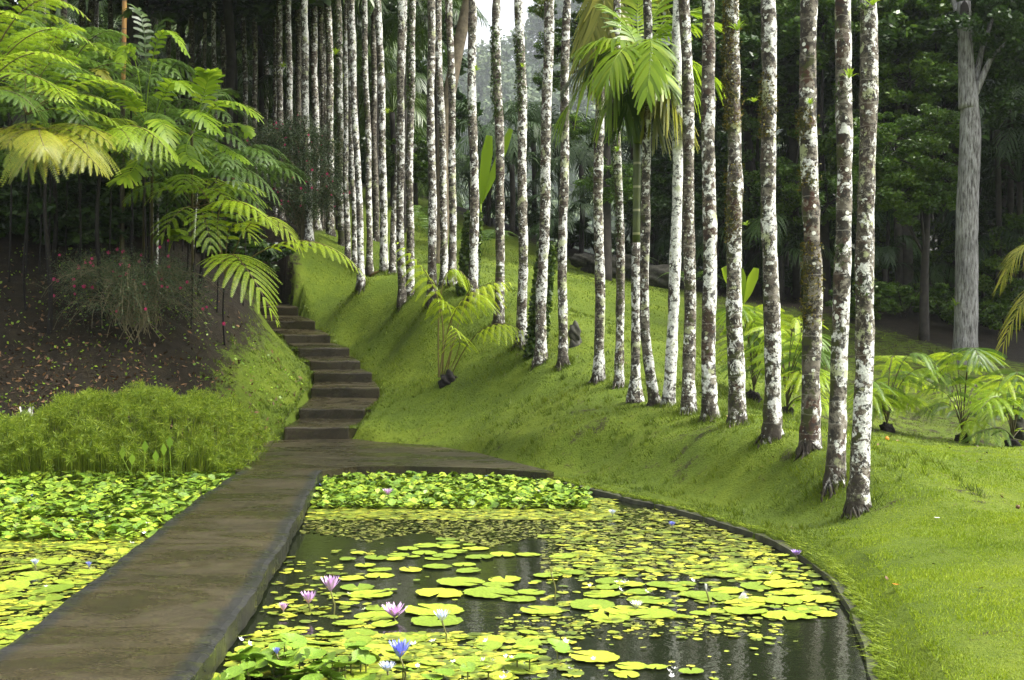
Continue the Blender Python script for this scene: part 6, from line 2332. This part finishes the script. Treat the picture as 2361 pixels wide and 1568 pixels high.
# small green weeds on the brown bank and leaf litter
m = MB()
n = 2600
x, y = rng.uniform(-11, -3.9, n), rng.uniform(22.3, 28.5, n)
k = (rng.uniform(size=n) < .25 + .75 * (patchy(x, y, 1.7, 2) > .55)) & (sdist(LAND, x, y) > .1)
_, xl, xr = stair_z(x, y)
k &= ~((y > 25) & (x > xl - .05))
x, y = x[k], y[k]
cards(m, np.stack([x, y, ground_z(x, y) + rng.uniform(.01, .08, len(x))], 1), .035, nbias=np.array((0, -.2, 1.2)), aspect=1.5)
o = m.build("weeds", M['leaf_fresh'], smooth=False)
tag(o, "small green weeds sprouting on the brown bank", "weeds", kind="stuff")
m = MB()
n = 5200
x = np.concatenate([rng.uniform(-11, -4.5, n), rng.uniform(1, 8, 260)])
y = np.concatenate([rng.uniform(22.4, 29, n), rng.uniform(9, 24, 260)])
k = (sdist(POND, x, y) > .2)
_, xl, xr = stair_z(x, y)
k &= ~((y > 25) & (x > xl - .05) & (x < xr))
k &= (x > 0) | (rng.uniform(size=len(x)) < np.clip(1.3 - (y - 22.4) * .28, .12, 1))
x, y = x[k], y[k]
lw = x > -3
cards(m, np.stack([x, y, ground_z(x, y) + .025], 1)[~lw], .055, nbias=np.array((0, 0, 1.3)), aspect=2.8)
cards(m, np.stack([x, y, ground_z(x, y) + .02], 1)[lw], .028, nbias=np.array((0, 0, 2.0)), aspect=2.4)
o = m.build("leaf_litter", M['litter'], smooth=False)
tag(o, "dead brown leaves littering the bank and lawn", "leaf litter", kind="stuff")


def fallen(label, vx, vy, z, mat, size=.07, name="fallen_leaf", cat="leaf"):
    d = Dz(vy, z)
    x = (vx - CX) / FV * d
    zz = gz(x, d)
    d = Dz(vy, zz + .03)
    x = (vx - CX) / FV * d
    zz = gz(x, d) + .035
    s = np.linspace(-1, 1, 9)
    w_ = .38 * np.sqrt(np.maximum(0, 1 - s ** 2))
    v = np.vstack([np.column_stack([s, -w_, .12 * s ** 2 + .18 * w_]), np.column_stack([s, 0 * s, .12 * s ** 2]), np.column_stack([s, w_, .12 * s ** 2 + .18 * w_])]) * size
    n = 9
    i = np.arange(n - 1)
    m = MB()
    m.add(v, np.vstack([np.stack([i, i + 1, n + i + 1, n + i], 1), np.stack([n + i, n + i + 1, 2 * n + i + 1, 2 * n + i], 1)]))
    o = m.build(name, mat)
    o.location = (x, d, zz)
    o.rotation_euler = (.1, .1, vx % 3)
    return tag(o, label, cat)


fallen("orange-brown fallen leaf on the near lawn", 2069, 1360, .3, M['orange'], .055)
fallen("pale yellow fallen leaf on the right lawn under the palm end", 2160, 1197, .4, M['paper'], .03)
fallen("yellow-green fallen leaf on the mossy kerb strip", 1807, 1250, .2, M['leaf_fresh'], .06)
fallen("white petal-like scrap on the bank beside the lowest step", 617, 980, .4, M['paper'], .10, "white_scrap", "scrap")
fallen("tan fallen leaf on the slope below the small tree fern", 965, 1001, .3, M['litter'], .09)
for lab, vx, vy, r, mt in [("small orange fruit lying on the far lawn beside the right end palm", 2045, 1029, .03, M['orange']), ("brown nut lying on the right lawn near the picture edge", 2347, 1175, .022, M['litter'])]:
    d = Dz(vy, .5)
    x = (vx - CX) / FV * d
    d = Dz(vy, gz(x, d))
    x = (vx - CX) / FV * d
    m = MB()
    blob(m, (x, d, gz(x, d) + r), (r, r, r), 3, 10, .04)
    tag(m.build("fruit", mt), lab, "fruit")
# fallen palm sheath on the slope behind the arching fern tip
t0 = W(852, 585, 36.5)
m = MB()
c = dens(np.array([(t0[0], t0[1], gz(t0[0], t0[1]) + .12), (t0[0] + .55, t0[1] - .2, gz(t0[0] + .55, t0[1] - .2) + .07)]), .1)
m.tube(c, np.interp(np.linspace(0, 1, len(c)), [0, .4, 1], [.03, .07, .04]), 7)
tag(m.build("fallen_branch", M['litter']), "brown fallen palm sheath lying between white trunks on the left slope", "branch")
p = W(62, 955, 22.6)
m = MB()
petals(m, 4, .22, .16, 1.0, np.array((p[0], p[1], gz(p[0], p[1]) + .02)))
tag(m.build("pale_sprout", M['paper']), "cream sprouting leaves at the left edge behind the papyrus", "sprout")

# ------------------------------------------------------------------ haze
mh = bpy.data.materials.new("haze")
mh.use_nodes = True
nh = mh.node_tree.nodes
nh.clear()
pv = nh.new("ShaderNodeVolumePrincipled")
pv.inputs["Color"].default_value = (0.86, 0.92, 0.98, 1)
pv.inputs["Density"].default_value = 0.0002
pv.inputs["Anisotropy"].default_value = 0.2
om = nh.new("ShaderNodeOutputMaterial")
mh.node_tree.links.new(pv.outputs[0], om.inputs["Volume"])
m = MB()
x0, x1, y0, y1, z0, z1 = -640, 700, -95, 1160, -36, 340
m.add([(x0, y0, z0), (x1, y0, z0), (x1, y1, z0), (x0, y1, z0), (x0, y0, z1), (x1, y0, z1), (x1, y1, z1), (x0, y1, z1)],
      [(0, 3, 2, 1), (4, 5, 6, 7), (0, 1, 5, 4), (1, 2, 6, 5), (2, 3, 7, 6), (3, 0, 4, 7)])
tag(m.build("haze", mh, smooth=False), kind="stuff")
